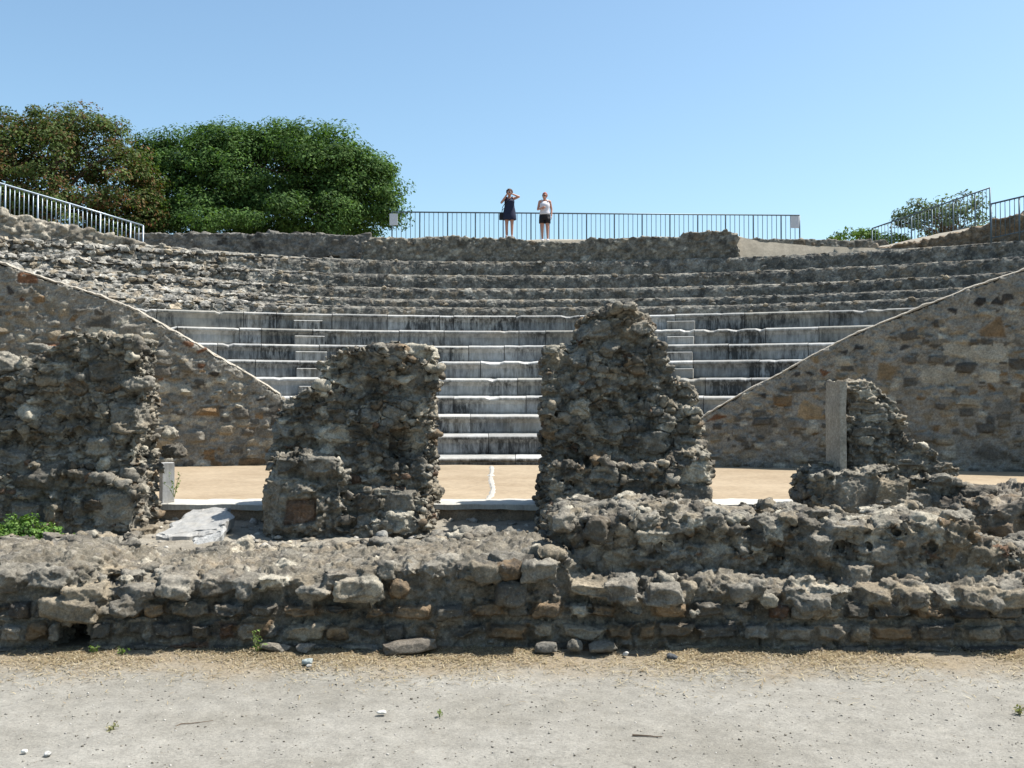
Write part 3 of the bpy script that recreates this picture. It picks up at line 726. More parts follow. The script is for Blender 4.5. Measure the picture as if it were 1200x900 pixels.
# single stones the eye meets
def ws(px, py, hx, hz, col, D=6.55, bl=.3, dep=.0, hy=None):
    D = D - .12 if D > 6.88 else D; k = D / F; ms.stone((xat(px, D), D + dep, zat(py, D)), (hx * k, hy or min(hx, hz) * k * 1.3, hz * k), PAL[col], bl, rz=ms.rng.normal() * .15, tilt=.1)
for a in [(62, 676, 26, 15, 'grey'), (14, 680, 22, 20, 'grey'), (86, 712, 36, 14, 'tan', 6.52, 1), (146, 708, 24, 14, 'dgrey', 6.52), (208, 690, 22, 14, 'grey'), (245, 681, 14, 7, 'grey'), (278, 684, 11, 6, 'grey'), (303, 739, 25, 20, 'brown', 6.62), (368, 694, 24, 13, 'grey', 6.52), (424, 690, 34, 18, 'lime', 6.5),
          (470, 690, 14, 12, 'brown', 6.52), (566, 669, 22, 12, 'tan', 6.5, 1), (596, 668, 13, 11, 'brown', 6.5), (634, 668, 22, 14, 'grey', 6.5, 1), (597, 693, 18, 16, 'dgrey', 6.54), (729, 692, 20, 17, 'grey', 6.5, 1), (776, 696, 26, 13, 'grey', 6.5, 1), (868, 694, 14, 13, 'grey', 6.5), (930, 694, 18, 10, 'grey', 6.5), (950, 706, 24, 15, 'grey', 6.48), (888, 688, 12, 10, 'grey', 6.52), (898, 702, 12, 10, 'lime', 6.5),
          (998, 675, 16, 17, 'grey', 6.75), (1024, 676, 11, 16, 'dgrey', 6.8), (1068, 702, 18, 10, 'dgrey', 6.5, 1), (1133, 703, 9, 11, 'grey', 6.5, 1), (1156, 703, 12, 11, 'grey', 6.5), (1185, 700, 22, 9, 'tan', 6.5, 1), (1040, 683, 14, 8, 'grey', 6.6), (1065, 687, 14, 8, 'grey', 6.6), (1100, 694, 14, 8, 'grey', 6.6), (812, 717, 8, 4, 'lime', 6.5), (1116, 706, 14, 9, 'lime', 6.55),
          (815, 614, 12, 8, 'lime', 6.95), (700, 620, 14, 18, 'dgrey', 6.92), (660, 612, 18, 14, 'grey', 7.0), (905, 622, 14, 10, 'lime', 6.98), (955, 600, 18, 5, 'grey', 7.1), (985, 622, 26, 12, 'grey', 6.95), (1040, 615, 30, 12, 'lime', 6.95), (1085, 612, 32, 13, 'lime', 6.93), (1150, 650, 30, 16, 'tan', 6.93), (960, 640, 16, 16, 'grey', 6.93), (1100, 652, 20, 12, 'brown', 6.93)]:
    ms.stone and ws(*a)
yu = lambda x, z: 6.80 + .06 * math.sin(x * 1.7) + .04 * math.sin(x * 4.1)
poly = [(xat(p, 6.95), .44) for p in (668, 1450)] + [(xat(p, 6.95), upper_z(p)) for p in (1450, 1200, 1150, 1110, 1000, 850, 720, 672)]
ms.scatter(poly, yu, [(.10, 22), (.065, 70), (.04, 200), (.024, 360)], {'grey': 3, 'dgrey': 1.5, 'tan': 1.5, 'lime': 1, 'brown': 1.2, 'red': .3}, sink=.4, blocky=.4, flat=.6, overlap=.75)
r = ms.rng
for _ in range(1080):                                     # stones bedded in the broken top
    x = r.uniform(-5.2, 5.2); y = r.uniform(6.62, 8.0); s = r.choice([.025, .04, .07, .11], p=[.5, .3, .15, .05]) * r.uniform(.8, 1.2)
    px = x * F / y + CX
    if px > 650 and 6.9 < y: z = upper_z(x * F / 7. + CX) + .0
    else: z = max(edge_z(x), .43) + .02
    ms.stone((x, y, z - s * .1), (s, s * .85, s * .5), ms.pick({'grey': 3, 'lime': 1.2, 'tan': 1, 'dgrey': .7}), .2)
W, Q, T = ms.build(.0112, (.265, .236, .185), 1.0, .95, rel=.42, uni=.3)
tag(obj('rubble_wall', W, Q, M_wall, None, (0, 6.9, 0), tint=T), 'long low broken rubble wall along the near edge of the path, right half a course higher', 'wall')

# stub of wall at the right edge
ms = Masonry(66); Dm = 8.6
ms.prism([(xat(a, Dm), zat(b, Dm)) for a, b in [(1138, 660), (1140, 598), (1160, 590), (1190, 588), (1260, 584), (1330, 590), (1330, 660)]], Dm, 9.8, .03, .05)
ms.scatter([(xat(a, Dm), zat(b, Dm)) for a, b in [(1140, 655), (1140, 600), (1250, 590), (1250, 655)]], lambda x, z: Dm, [(.13, 4), (.08, 10), (.05, 30), (.03, 60)], WM, sink=.15)
for _ in range(60):
    ms.stone((r.uniform(xat(1140, Dm), xat(1320, Dm)), r.uniform(Dm, 9.7), zat(592, Dm)), np.array((.06, .05, .035)) * r.uniform(.5, 1.6), ms.pick(WM), .2)
W, Q, T = ms.build(.016, (.34, .30, .24))
tag(obj('wall_stub', W, Q, M_wall, None, (4.2, 9, .3), tint=T), 'short stub of rubble wall at the right edge beyond the lowest pier', 'wall')

# ------------------------------------------------------------------ retaining walls
def retaining(name, seed, X0, D0, s, outline, label, extra, thick=.55):
    def onwall(px, py):
        D = (D0 - s * X0) / (1 - s * (px - CX) / F); X = xat(px, D)
        return (X - X0) * math.sqrt(1 + s * s), zat(py, D)
    ang = math.atan(s); ms = Masonry(seed); poly = [onwall(*q) for q in outline]
    ms.prism(poly, 0, thick, .012)
    taken = []; k = 15.5 / F
    for px, py, hx, hz, col, bl in extra:
        u, z = onwall(px, py); taken.append((u, z, hx * k, hz * k)); ms.stone((u, .06, z), (hx * k, .085, hz * k), PAL[col], bl, rz=0, tilt=.05)
    mix_ = {'grey': 3, 'tan': 1.8, 'dgrey': 1.5, 'brown': .4, 'lime': 1.3, 'ochre': .03, 'red': .05}
    low = [(u, z - (.24 if q[1] < 500 else 0)) for (u, z), q in zip(poly, outline)]
    ms.scatter(low, lambda x, z: 0, [(.22, 24), (.15, 120), (.11, 320), (.075, 560), (.05, 500)], mix_, sink=.52, blocky=.6, flat=.55, overlap=.84, taken=taken, tilt=.08)
    for i in range(len(poly)):                            # a ragged crest of stones
        a, b = np.array(poly[i]), np.array(poly[(i + 1) % len(poly)])
        if max(a[1], b[1]) < 1.2 or abs(a[0] - b[0]) < .3: continue
        n = int(np.linalg.norm(b - a) / .16)
        for q in range(n):
            c = a + (b - a) * (q + r.random()) / n; ms.stone((c[0], r.uniform(.08, .45), c[1] - .045), (.09, .12, .05), ms.pick(mix_), .4)
    W, Q, T = ms.build(.02, (.36, .335, .285), .7, .6, (X0, D0, ang), pits=.5, rel=.35, uni=.05)
    root = thing(name, (X0, D0, .6), label, 'wall', 'sloping retaining walls of the seating')
    obj('masonry', W, Q, M_ana, root, tint=T)
    # cement cap along the sloping crest
    pts = [onwall(*q) for q in outline if q[1] < 500]
    pts = sorted(pts); res = []
    for i in range(len(pts) - 1):
        for f in np.linspace(0, 1, 12, endpoint=False): res.append(np.array(pts[i]) * (1 - f) + np.array(pts[i + 1]) * f)
    res = np.array(res); rings = []
    cs, sn = math.cos(ang), math.sin(ang)
    for u, z in res:
        nz = perlin(np.array([[u * 2.5, seed, 0]]))[0] * .03 + perlin(np.array([[u * 9, seed, 5.]]))[0] * .035; nf = perlin(np.array([[u * 5, seed, 3.]]))[0] * .05
        q = np.array([(u, .01 + nf, z + .0), (u, .0 + nf, z + .02 + nz), (u, .1, z + .04 + nz), (u, thick - .06, z + .04 + nz), (u, thick + .03, z + .04), (u, thick + .02, z - .02)])
        rings.append(np.stack([X0 + q[:, 0] * cs - q[:, 1] * sn, D0 + q[:, 0] * sn + q[:, 1] * cs, q[:, 2]], 1))
    mb = MB(); mb.loft(rings, (.33, .30, .25)); mb.make('cap', M_ana, root)
    return root
retaining('retaining_wall', 71, -3.56, 16.0, .2, [(331, 575), (331, 466), (293, 441), (253, 418), (218, 398), (180, 376), (140, 356), (100, 342), (60, 330), (0, 309), (-60, 285), (-150, 245), (-420, 235), (-420, 600)],
          'sloping stone retaining wall on the left with a reddish brick in its crest', [(32, 325, 11, 6, 'red', 1), (218, 402, 8, 5, 'red', 0), (237, 410, 6, 4, 'red', 0), (190, 404, 6, 4, 'black', 0), (250, 440, 6, 4, 'black', 0), (305, 468, 6, 3, 'black', 0), (322, 481, 8, 6, 'dgrey', 1), (237, 428, 8, 5, 'red', 0), (270, 430, 8, 5, 'dgrey', 0), (10, 340, 6, 7, 'black', 0), (24, 352, 5, 5, 'red', 0), (115, 378, 20, 10, 'dgrey', 0), (30, 380, 14, 8, 'tan', 0)])
retaining('retaining_wall', 72, 3.05, 15.7, -.3, [(824, 580), (824, 489), (850, 473), (897, 448), (943, 423), (1000, 393), (1077, 362), (1133, 340), (1200, 317), (1270, 288), (1370, 245), (1640, 235), (1640, 660)],
          'sloping tan stone retaining wall on the right behind the lowest pier', [(838, 487, 12, 8, 'red', 0), (891, 463, 6, 4, 'black', 0), (935, 440, 8, 4, 'black', 0), (951, 438, 6, 4, 'black', 0), (966, 436, 8, 5, 'red', 0), (853, 517, 5, 4, 'black', 0), (990, 413, 8, 4, 'black', 0), (1006, 405, 6, 5, 'black', 0), (1147, 355, 8, 6, 'black', 0), (1172, 352, 8, 6, 'black', 0), (1185, 350, 8, 6, 'black', 0), (1160, 385, 16, 13, 'brown', 0), (1100, 440, 20, 11, 'lime', 1), (1163, 414, 20, 10, 'lime', 1), (1040, 430, 22, 15, 'ochre', 0), (945, 478, 20, 14, 'ochre', 0), (1120, 365, 7, 4, 'black', 0), (1196, 400, 8, 10, 'dgrey', 0), (1123, 412, 14, 10, 'lime', 0), (1160, 440, 10, 8, 'lime', 1), (1062, 408, 8, 4, 'black', 0), (880, 535, 16, 8, 'tan', 0), (1000, 500, 18, 10, 'tan', 0), (1150, 530, 30, 20, 'dgrey', 0)])
# ------------------------------------------------------------------ walls round the top
def pol(th, R, z): return np.array([math.sin(th) * R, DC + math.cos(th) * R, z])
def top_wall(name, seed, outline, D, thick, label, sizes, voxel=.032, mort=(.28, .26, .22), mixt=None, rel=.5, sink=.6, flat=.6):
    ms = Masonry(seed); poly = [(xat(px, D), zat(py, D)) for px, py in outline]
    ms.prism(poly, D, D + thick, .02); mixt = mixt or {'grey': 3, 'dgrey': 2, 'tan': 1.2, 'lime': 1.3, 'brown': .6}
    ms.scatter(poly, lambda x, z: D, sizes, mixt, sink=sink, blocky=.6, flat=flat, overlap=.85, tilt=.1, tries=25)
    r = ms.rng
    for i in range(len(poly)):
        a, b = np.array(poly[i]), np.array(poly[(i + 1) % len(poly)])
        if min(a[1], b[1]) < 6.3 or abs(a[0] - b[0]) < .2: continue
        for q in range(int(np.linalg.norm(b - a) / .2)):
            c = a + (b - a) * r.random(); s = r.uniform(.06, .14); ms.stone((c[0], D + r.uniform(.05, .5), c[1] - s * .3), (s * 1.2, s, s * .55), ms.pick(mixt), .5)
    W, Q, T = ms.build(voxel, mort, .7, .7, rel=rel, pits=.6)
    return tag(obj(name, W, Q, M_far, None, (float(W[:, 0].mean()), D, float(W[:, 2].min())), tint=T), label, 'wall')
top_wall('masonry_wall', 82, [(150, 300), (160, 274), (200, 273), (330, 273), (380, 274), (428, 276), (428, 300)], 33.6, .5,
         'plain dark grey masonry wall below the big green tree', [(.26, 30), (.18, 60), (.1, 80)], mort=(.22, .21, .19), mixt={'dgrey': 3, 'grey': 2, 'black': 1}, sink=.9)
top_wall('masonry_wall', 83, [(866, 300), (866, 279), (930, 280), (985, 281), (1042, 280), (1042, 300)], 34.2, .5,
         'low grey masonry wall right of the centre railing', [(.2, 20), (.13, 60), (.08, 100)], mort=(.25, .24, .21), sink=.8)
def ring_wall(name, seed, prof, R, thick, label, sizes, mixt, mort, voxel=.04, sink=.3, rel=.8):
    """rubble bank following the ring of seats: laid out flat, then bent round the theatre's centre"""
    ms = Masonry(seed); poly = [(th * R, z) for th, z in prof]
    ms.prism(poly, 0, thick, .03); ms.scatter(poly, lambda x, z: 0, sizes, mixt, sink=sink, blocky=.3, overlap=.8, tries=25)
    r = ms.rng
    for i in range(len(poly)):
        a, b = np.array(poly[i]), np.array(poly[(i + 1) % len(poly)])
        if min(a[1], b[1]) < 5.9 or abs(a[0] - b[0]) < .2: continue
        for q in range(int(np.linalg.norm(b - a) / .06)):
            c = a + (b - a) * r.random(); s = r.uniform(.06, .16); ms.stone((c[0], r.uniform(.05, thick - .1), c[1] - s * .3), (s * 1.2, s, s * .6), ms.pick(mixt), .3)
    W, Q, T = ms.build(voxel, mort, 1., 1., rel=rel)
    th = W[:, 0] / R; rr = R + W[:, 1]; W = np.stack([rr * np.sin(th), DC + rr * np.cos(th), W[:, 2]], 1)
    return tag(obj(name, W, Q, M_far, None, (float(W[:, 0].mean()), float(W[:, 1].mean()), float(W[:, 2].min())), tint=T), label, 'wall')
ring_wall('rubble_bank', 84, [(-.80, 5.7), (-.80, 6.95), (-.66, 6.93), (-.58, 6.86), (-.51, 6.62), (-.435, 6.27), (-.38, 6.12), (-.33, 6.02), (-.33, 5.7)], 25.75, .8,
          'pale crumbling rubble bank under the left railing', [(.2, 25), (.13, 120), (.09, 300), (.06, 300)], {'lime': 3, 'grey': 2, 'tan': 2}, (.36, .32, .26))
ring_wall('rubble_bank', 85, [(.385, 5.7), (.385, 6.2), (.43, 6.22), (.48, 6.34), (.52, 6.55), (.56, 6.80), (.60, 7.08), (.66, 7.3), (.80, 7.5), (.80, 5.7)], 26.3, .9,
          'brownish rubble bank rising between the two right railings', [(.16, 20), (.1, 80), (.07, 120)], {'brown': 3, 'tan': 2, 'grey': 2}, (.26, .20, .14))

def ring_at(px, py, R):
    m = (px - CX) / F; D = (14 + math.sqrt(196 - 4 * (1 + m * m) * (49 - R * R))) / (2 * (1 + m * m)); return math.atan2(m * D, D - DC), zat(py, D)
ring_wall('parapet_wall', 81, [ring_at(*q, 25.5) for q in [(425, 318), (425, 283), (440, 277), (480, 279), (520, 276), (560, 279), (600, 278), (622, 282), (680, 284), (690, 280), (720, 279), (760, 277), (798, 278), (800, 272), (858, 271), (862, 284), (866, 288), (866, 318)]], 25.5, .75,
         'patchy rubble wall at the very top of the seats below the two people', [(.2, 20), (.13, 80), (.085, 220), (.055, 300)], {'grey': 3, 'dgrey': 2, 'tan': 1.2, 'lime': 1.3, 'brown': .6}, (.27, .25, .205), .032, .6, .5)
# ------------------------------------------------------------------ railings
def metal(name, col, rough=.45):
    return plain(name, col, rough, .12, 20, .6)
M_galv = metal('galvanised_steel', (.27, .32, .37)); M_backlit = metal('backlit_steel', (.10, .13, .15), .5)  # pale steel for the sunlit railing; backlit shade painted into the darker copy
M_paint = plain('old_white_paint', (.5, .5, .52), .6, .1, 30)
UB = None
def railing(pts, hgt, mat, label, spacing, post_every, br=.011, pr=.024, foot=.25):
    """pts: foot of the railing; a top and a bottom rail, posts, and a row of thin bars"""
    pts = [np.array(p, float) for p in pts]; seg = [np.linalg.norm(pts[i + 1] - pts[i]) for i in range(len(pts) - 1)]; L = sum(seg); cum = np.cumsum([0] + seg)
    P = lambda s: np.array([np.interp(s, cum, [p[k] for p in pts]) for k in range(3)])
    root = thing('railing', P(L / 2), label, 'railing', 'metal railings round the top of the theatre')
    up = np.array((0, 0, 1.))
    for nm, h, r in (('top_rail', hgt, pr), ('bottom_rail', .10, pr * .8)):
        mb = MB(); mb.tube([p + up * h for p in pts], r, 8); mb.make(nm, mat, root, smooth=True)
    def stick(nm, r, z0, z1):
        mb = MB(); mb.tube([(0, 0, z0), (0, 0, z1)], r, 6); V, Fc = mb.arr(); me = mesh_from(nm, V, Fc, True); me.materials.append(mat); return me
    mbar, mpost = stick('baluster', br, .10, hgt), stick('post', pr, -foot, hgt)
    n = int(L / spacing)
    for i in range(n + 1):
        isp = i % post_every == 0 or i == n
        o = bpy.data.objects.new('post' if isp else 'baluster', mpost if isp else mbar); COL.objects.link(o); o.parent = root
        o.location = P(L * i / n) - np.array(root['_w'])
    return root
railing([pol(th, 26.95, z) for th, z in [(-.74, 7.05), (-.66, 6.98), (-.585, 6.80), (-.50, 6.30), (-.435, 5.88)]], 1.12, M_galv, 'pale galvanised railing sloping down in front of the reddish tree', .125, 7, .012, .026, .4)
railing([(xat(459, 36.5), 36.5, 7.24), (xat(938, 36.5), 36.5, 7.12)], 1.12, M_backlit, 'long level backlit railing behind the two people', .165, 6, .012, .026, .3)
railing([(xat(1023, 36), 36, 6.55), (xat(1162, 33), 33, 7.37)], 1.13, M_backlit, 'upper backlit railing rising to the right behind the grey green shrub', .12, 6, .011, .024, .5)
railing([(xat(1163, 28.6), 28.6, 6.06), (xat(1260, 27.4), 27.4, 6.35)], 1.06, M_backlit, 'short backlit railing at the right edge in front of the brown bank', .115, 6, .011, .024, .3)
for px, lab in ((461, 'blank white sheet on the left end of the centre railing'), (932.5, 'blank white sheet on the right end of the centre railing')):
    mb = MB(); y0 = 250 if px < 600 else 253
    mb.box((xat(px, 36.4), 36.42, zat(y0 + 6.5, 36.4)), (.15, .012, .21), .0, None, rng.normal(size=(8, 3)) * .012)
    tag(mb.make('notice_sheet', M_paint, None, (xat(px, 36.4), 36.42, zat(y0 + 6.5, 36.4))), lab, 'notice')

# ------------------------------------------------------------------ people
M_skin = plain('sunburnt_skin', (.40, .20, .14), .5, .08, 30); M_navy = plain('navy_cloth', (.012, .016, .04), .8, .3, 60); M_white = plain('white_cloth', (.55, .53, .57), .8, .08, 40)
M_black = plain('black_cloth', (.012, .011, .014), .8, .3, 40); M_hair1 = plain('dark_auburn_hair', (.07, .028, .015), .6, .4, 60); M_hair2 = plain('red_hair', (.26, .06, .04), .6, .4, 60); M_dev = plain('grey_plastic', (.35, .36, .38), .4, .05)
def rings(spec, n=22):
    out = []; th = np.arange(n) * 2 * PI / n
    for z, cx, cy, rx, ry in spec: out.append(np.stack([cx + rx * np.cos(th), cy + ry * np.sin(th), np.full(n, z)], 1))
    return out
def hand(mb, wrist, dirn, palmn, L=.17, curl=.5):
    d = np.array(dirn, float); d /= np.linalg.norm(d); p = np.array(palmn, float); p -= d * (p @ d); p /= np.linalg.norm(p); s = np.cross(d, p)
    w = np.array(wrist, float); pc = w + d * L * .28
    for k, off in enumerate((-.030, -.010, .010, .029)):
        b = w + d * L * .50 + s * off; ln = L * (.42, .50, .47, .36)[k]
        mid = b + (d * math.cos(curl * .6) + p * math.sin(curl * .6)) * ln * .5; tip = mid + (d * math.cos(curl * 1.6) + p * math.sin(curl * 1.6)) * ln * .5
        mb.capsule(w + d * .02 + s * off * .6, b, .016, .0115, 6); mb.capsule(b, mid, .0105, .009, 6); mb.capsule(mid, tip, .009, .007, 6)
    t0 = w + d * L * .18 - s * .026; t1 = t0 + (d * .7 - s * .6 + p * .4) * L * .26; mb.capsule(t0, t1, .0135, .010, 6); mb.capsule(t1, t1 + (d + p * .4) * L * .17, .010, .008, 6)
def head(mb, c, turn=0.):
    c = np.array(c, float); R = np.array(Matrix.Rotation(turn, 3, 'Z'))
    g = lambda *v: c + R @ np.array(v)
    mb.ellipsoid(g(0, .01, .025), (.074, .094, .09)); mb.ellipsoid(g(0, -.028, -.045), (.056, .062, .062))
    mb.capsule(g(0, -.090, .012), g(0, -.104, -.022), .010, .015, 6)                      # nose
    for sx in (-1, 1):
        mb.ellipsoid(g(sx * .076, .012, -.008), (.010, .022, .032), 1); mb.ellipsoid(g(sx * .030, -.070, .018), (.020, .016, .012), 1)
    mb.capsule(g(-.022, -.086, -.052), g(.022, -.086, -.052), .009, .009, 6)               # lips
    return g
def limb(mb, pts, rs):
    for i in range(len(pts) - 1): mb.capsule(pts[i], pts[i + 1], rs[i], rs[i + 1], 12)
def body(hipw, feet, knees, arms, shz, headc, turn, bust):
    mb = MB()
    for (fx, fy), (kx, ky), sx in zip(feet, knees, (-1, 1)):
        limb(mb, [(sx * hipw, 0, .80), (kx, ky, .45), (fx, fy + .01, .09)], [.088, .056, .037]); mb.ellipsoid((kx * .5 + fx * .5, ky + .02, .32), (.05, .055, .11))
        mb.capsule((fx, fy + .035, .035), (fx + .01 * sx, fy - .13, .026), .034, .026, 8)
    mb.ellipsoid((0, .01, .86), (.168, .125, .13)); mb.ellipsoid((0, .05, .84), (.145, .10, .11)); mb.ellipsoid((0, 0, 1.02), (.135, .105, .16)); mb.ellipsoid((0, 0, 1.20), (.150, .105, .16))
    for sx in (-1, 1): mb.ellipsoid((sx * .068, -.075, 1.19), (.066, .06, .066))
    mb.capsule((-.135, 0, shz - .02), (.135, 0, shz - .02), .055, .055); mb.capsule((0, 0, shz), (0, -.005, headc[2] - .06), .058, .050)
    g = head(mb, headc, turn)
    for sh, el, wr, d, p in arms:
        limb(mb, [sh, el, wr], [.049, .038, .026]); hand(mb, wr, d, p)
    V, Fc = mb.arr(); W, Q = remesh(V, Fc, .0065); W = relax(W, Q, 3, .5)
    return W, Q, g
def place(V, p, rz=0.): 
    V = np.asarray(V, float); c, s = math.cos(rz), math.sin(rz)
    return np.stack([V[:, 0] * c - V[:, 1] * s, V[:, 0] * s + V[:, 1] * c, V[:, 2]], 1) + p
def wear(name, mb, mat, root, p, smooth=True, sub=None):
    V, Fc = mb.arr() if isinstance(mb, MB) else mb
    return obj(name, place(V, p), Fc, mat, root, smooth=smooth)
def shell(c, r, fn, amp, seed, sub=3):
    V, Fc = ICO[sub]; n = fbm(V * 3.5 + seed, 3); V2 = V * np.array(r) * (1 + amp * n)[:, None]
    V2, keep = V2, fn(V)
    V2 = np.where(keep[:, None], V2, V2 * .72); return V2 + np.array(c), Fc
# woman taking a picture
x1, D1_ = xat(597, 35.0), 35.0; p1_ = np.array((x1, D1_, zat(277.3, 35.0)))
root = thing('person', p1_, 'woman in a short navy dress holding a camera up to her face with both hands', 'person')
W, Q, g = body(.085, [(-.10, 0), (.085, -.02)], [(-.095, -.01), (.088, -.03)],
    [((-.165, 0, 1.32), (-.275, -.10, 1.16), (-.085, -.185, 1.43), (.5, -.1, .55), (.8, -.3, 0)), ((.165, 0, 1.32), (.325, -.10, 1.365), (.105, -.19, 1.44), (-.7, -.1, .35), (-.8, -.3, 0))], 1.345, (0, -.03, 1.505), 0., 1)
obj('body', place(W, p1_), Q, M_skin, root, smooth=True)
mb = MB(); mb.loft(rings([(.585, 0, 0, .225, .17), (.60, 0, 0, .235, .175), (.75, 0, .01, .226, .17), (.88, 0, .012, .208, .162), (1.02, 0, 0, .178, .140), (1.12, 0, -.012, .166, .138), (1.20, 0, -.022, .174, .150), (1.27, 0, -.01, .165, .125), (1.315, 0, 0, .125, .085)]))
for sx in (-1, 1): mb.tube([(sx * .10, -.09, 1.28), (sx * .10, -.045, 1.365), (sx * .10, .05, 1.36), (sx * .10, .09, 1.27)], .016, 6)
V, Fc = mb.arr(); V = V + (fbm(V * (9, 9, 3), 2) * .012 * np.clip((1.1 - V[:, 2]) / .5, 0, 1))[:, None] * np.array([1, 1, 0]); obj('dress', place(V, p1_), Fc, M_navy, root, smooth=True)
V, Fc = shell((0, .0, 1.545), (.118, .125, .115), lambda v: (v[:, 1] > -.35) | (v[:, 2] > .45), .35, 3); obj('hair', place(V, p1_), Fc, M_hair1, root)
mb = MB()
for sx, fx, fy in ((-1, -.10, 0), (1, .085, -.02)): mb.loft([np.array([(fx + a * .045, fy + b, z) for a, b in ((-1, .07), (1, .07), (1.05, -.10), (.6, -.165), (-.6, -.165), (-1.05, -.10))]) for z in (-.004, .018)])
wear('sandals', mb, M_white, root, p1_, False)
cm = thing('camera', p1_ + (0.0, -.215, 1.50), 'small pale compact camera held at the face of the woman in navy', 'camera')
mb = MB(); mb.box(p1_ + (0.0, -.215, 1.50), (.055, .014, .033)); mb.box(p1_ + (.035, -.215, 1.536), (.012, .008, .004)); mb.make('camera_body', M_dev, cm)
mb = MB(); mb.tube([p1_ + (.0, -.228, 1.498), p1_ + (.0, -.252, 1.498), p1_ + (.0, -.256, 1.498)], [.024, .022, .016], 14); mb.make('lens', M_black, cm)
bg = thing('handbag', p1_ + (-.265, 0, .60), 'black shoulder bag hanging at the hip of the woman in navy', 'bag')
mb = MB(); mb.loft([np.array([(-.265 + a * .085 * k, b * .045 * k - .01, z) for a, b in ((-1, -.7), (-.7, -1), (.7, -1), (1, -.7), (1, .7), (.7, 1), (-.7, 1), (-1, .7))]) for z, k in ((.585, .9), (.60, 1.03), (.70, 1.05), (.80, .95), (.825, .8))])
V, Fc = mb.arr(); obj('bag', V + p1_, Fc, M_black, bg, smooth=False)
mb = MB(); mb.tube([np.array(q) + p1_ for q in [(-.265, -.03, .81), (-.24, -.10, 1.0), (-.12, -.165, 1.18), (.03, -.13, 1.30), (.10, -.03, 1.39), (.06, .10, 1.28), (-.12, .16, 1.08), (-.24, .08, .95), (-.265, .02, .81)]], .011, 6); mb.make('strap', M_black, bg)
# woman with a white top
p2_ = np.array((xat(638.5, 33.75), 33.75, zat(282.6, 33.75)))
root = thing('person', p2_, 'red haired woman in a white vest and black shorts standing on the top wall', 'person')
W, Q, g = body(.085, [(-.08, 0), (.095, -.03)], [(-.083, -.015), (.09, -.03)],
    [((-.165, 0, 1.32), (-.225, .03, 1.07), (-.13, -.20, 1.06), (.8, -.4, .25), (.2, .8, 0)), ((.165, 0, 1.32), (.225, .03, 1.06), (.215, -.04, .835), (.0, -.1, -1), (-1, 0, 0))], 1.345, (-.005, -.01, 1.50), -.45, 1)
obj('body', place(W, p2_), Q, M_skin, root, smooth=True)
mb = MB(); mb.loft(rings([(.885, 0, .012, .182, .150), (.95, 0, .01, .172, .146), (1.03, 0, 0, .150, .125), (1.12, 0, -.014, .162, .140), (1.19, 0, -.026, .170, .150), (1.26, 0, -.01, .158, .125), (1.315, 0, 0, .12, .08)]))
for sx in (-1, 1): mb.tube([(sx * .095, -.09, 1.27), (sx * .095, -.045, 1.37), (sx * .095, .05, 1.365), (sx * .095, .09, 1.27)], .020, 6)
wear('vest', mb, M_white, root, p2_)
mb = MB(); mb.loft(rings([(.70, 0, .0, .19, .13), (.80, 0, .015, .188, .152), (.90, 0, .015, .176, .148), (.925, 0, .012, .170, .142)]))
for sx in (-1, 1): mb.loft(rings([(.60, sx * .095, -.005, .098, .108), (.72, sx * .092, 0, .100, .118), (.80, sx * .088, .01, .098, .125)]))
wear('shorts', mb, M_black, root, p2_)
V, Fc = shell((-.005, .012, 1.535), (.092, .108, .098), lambda v: (v[:, 1] > -.25) | (v[:, 2] > .5), .2, 8); Rz = np.array(Matrix.Rotation(-.45, 3, 'Z')); cc = np.array((-.005, -.01, 1.5)); V = (V - cc) @ Rz.T + cc
V2, F2_ = ICO[2]; V2 = V2 * .045 * (1 + .2 * fbm(V2 * 3, 2))[:, None] + (.02, .085, 1.615); obj('hair', place(np.concatenate([V, V2]), p2_), np.concatenate([Fc, F2_ + len(V)]), M_hair2, root)
mb = MB()
for sx in (-1, 1): mb.ellipsoid(g(sx * .031, -.086, .016), (.026, .010, .019), 1)
mb.tube([g(-.078, .0, .018), g(-.060, -.07, .02), g(0, -.092, .02), g(.060, -.07, .02), g(.078, .0, .018)], .004, 5); wear('sunglasses', mb, M_black, root, p2_)
mb = MB()
for fx, fy in ((-.08, 0), (.095, -.03)): mb.loft([np.array([(fx + a * .045 * k, fy + b * k, z) for a, b in ((-1, .07), (1, .07), (1.05, -.10), (.6, -.165), (-.6, -.165), (-1.05, -.10))]) for z, k in ((-.004, 1), (.03, 1), (.062, .8))])
wear('shoes', mb, M_white, root, p2_, False)

# ------------------------------------------------------------------ trees and plants
M_leaf = leaf_mat('leaf', .25); M_bark = plain('bark', (.13, .10, .075), .95, .35, 14, 0, .5, .1)
LF = [(0, 1, 2, 3)]
def leaves(n, pos, size, nrm, rng, cols, wts, aspect=.5):
    """n folded leaves at pos, facing roughly nrm"""
    t = rng.normal(size=(n, 3)); nn = nrm + rng.normal(size=(n, 3)) * .55; nn /= np.linalg.norm(nn, axis=1)[:, None]
    a = np.cross(nn, t); a /= np.linalg.norm(a, axis=1)[:, None]; b = np.cross(nn, a); s = size * rng.uniform(.65, 1.3, (n, 1))
    fold = nn * s * .18
    V = np.stack([pos - a * s, pos + b * s * aspect + fold, pos + a * s, pos - b * s * aspect + fold], 1).reshape(-1, 3)
    Fq = np.arange(4 * n).reshape(n, 4); c = np.array(cols)[rng.choice(len(cols), n, p=np.array(wts) / sum(wts))] * rng.uniform(.7, 1.3, (n, 1))
    return V, Fq, np.repeat(c, 4, 0)
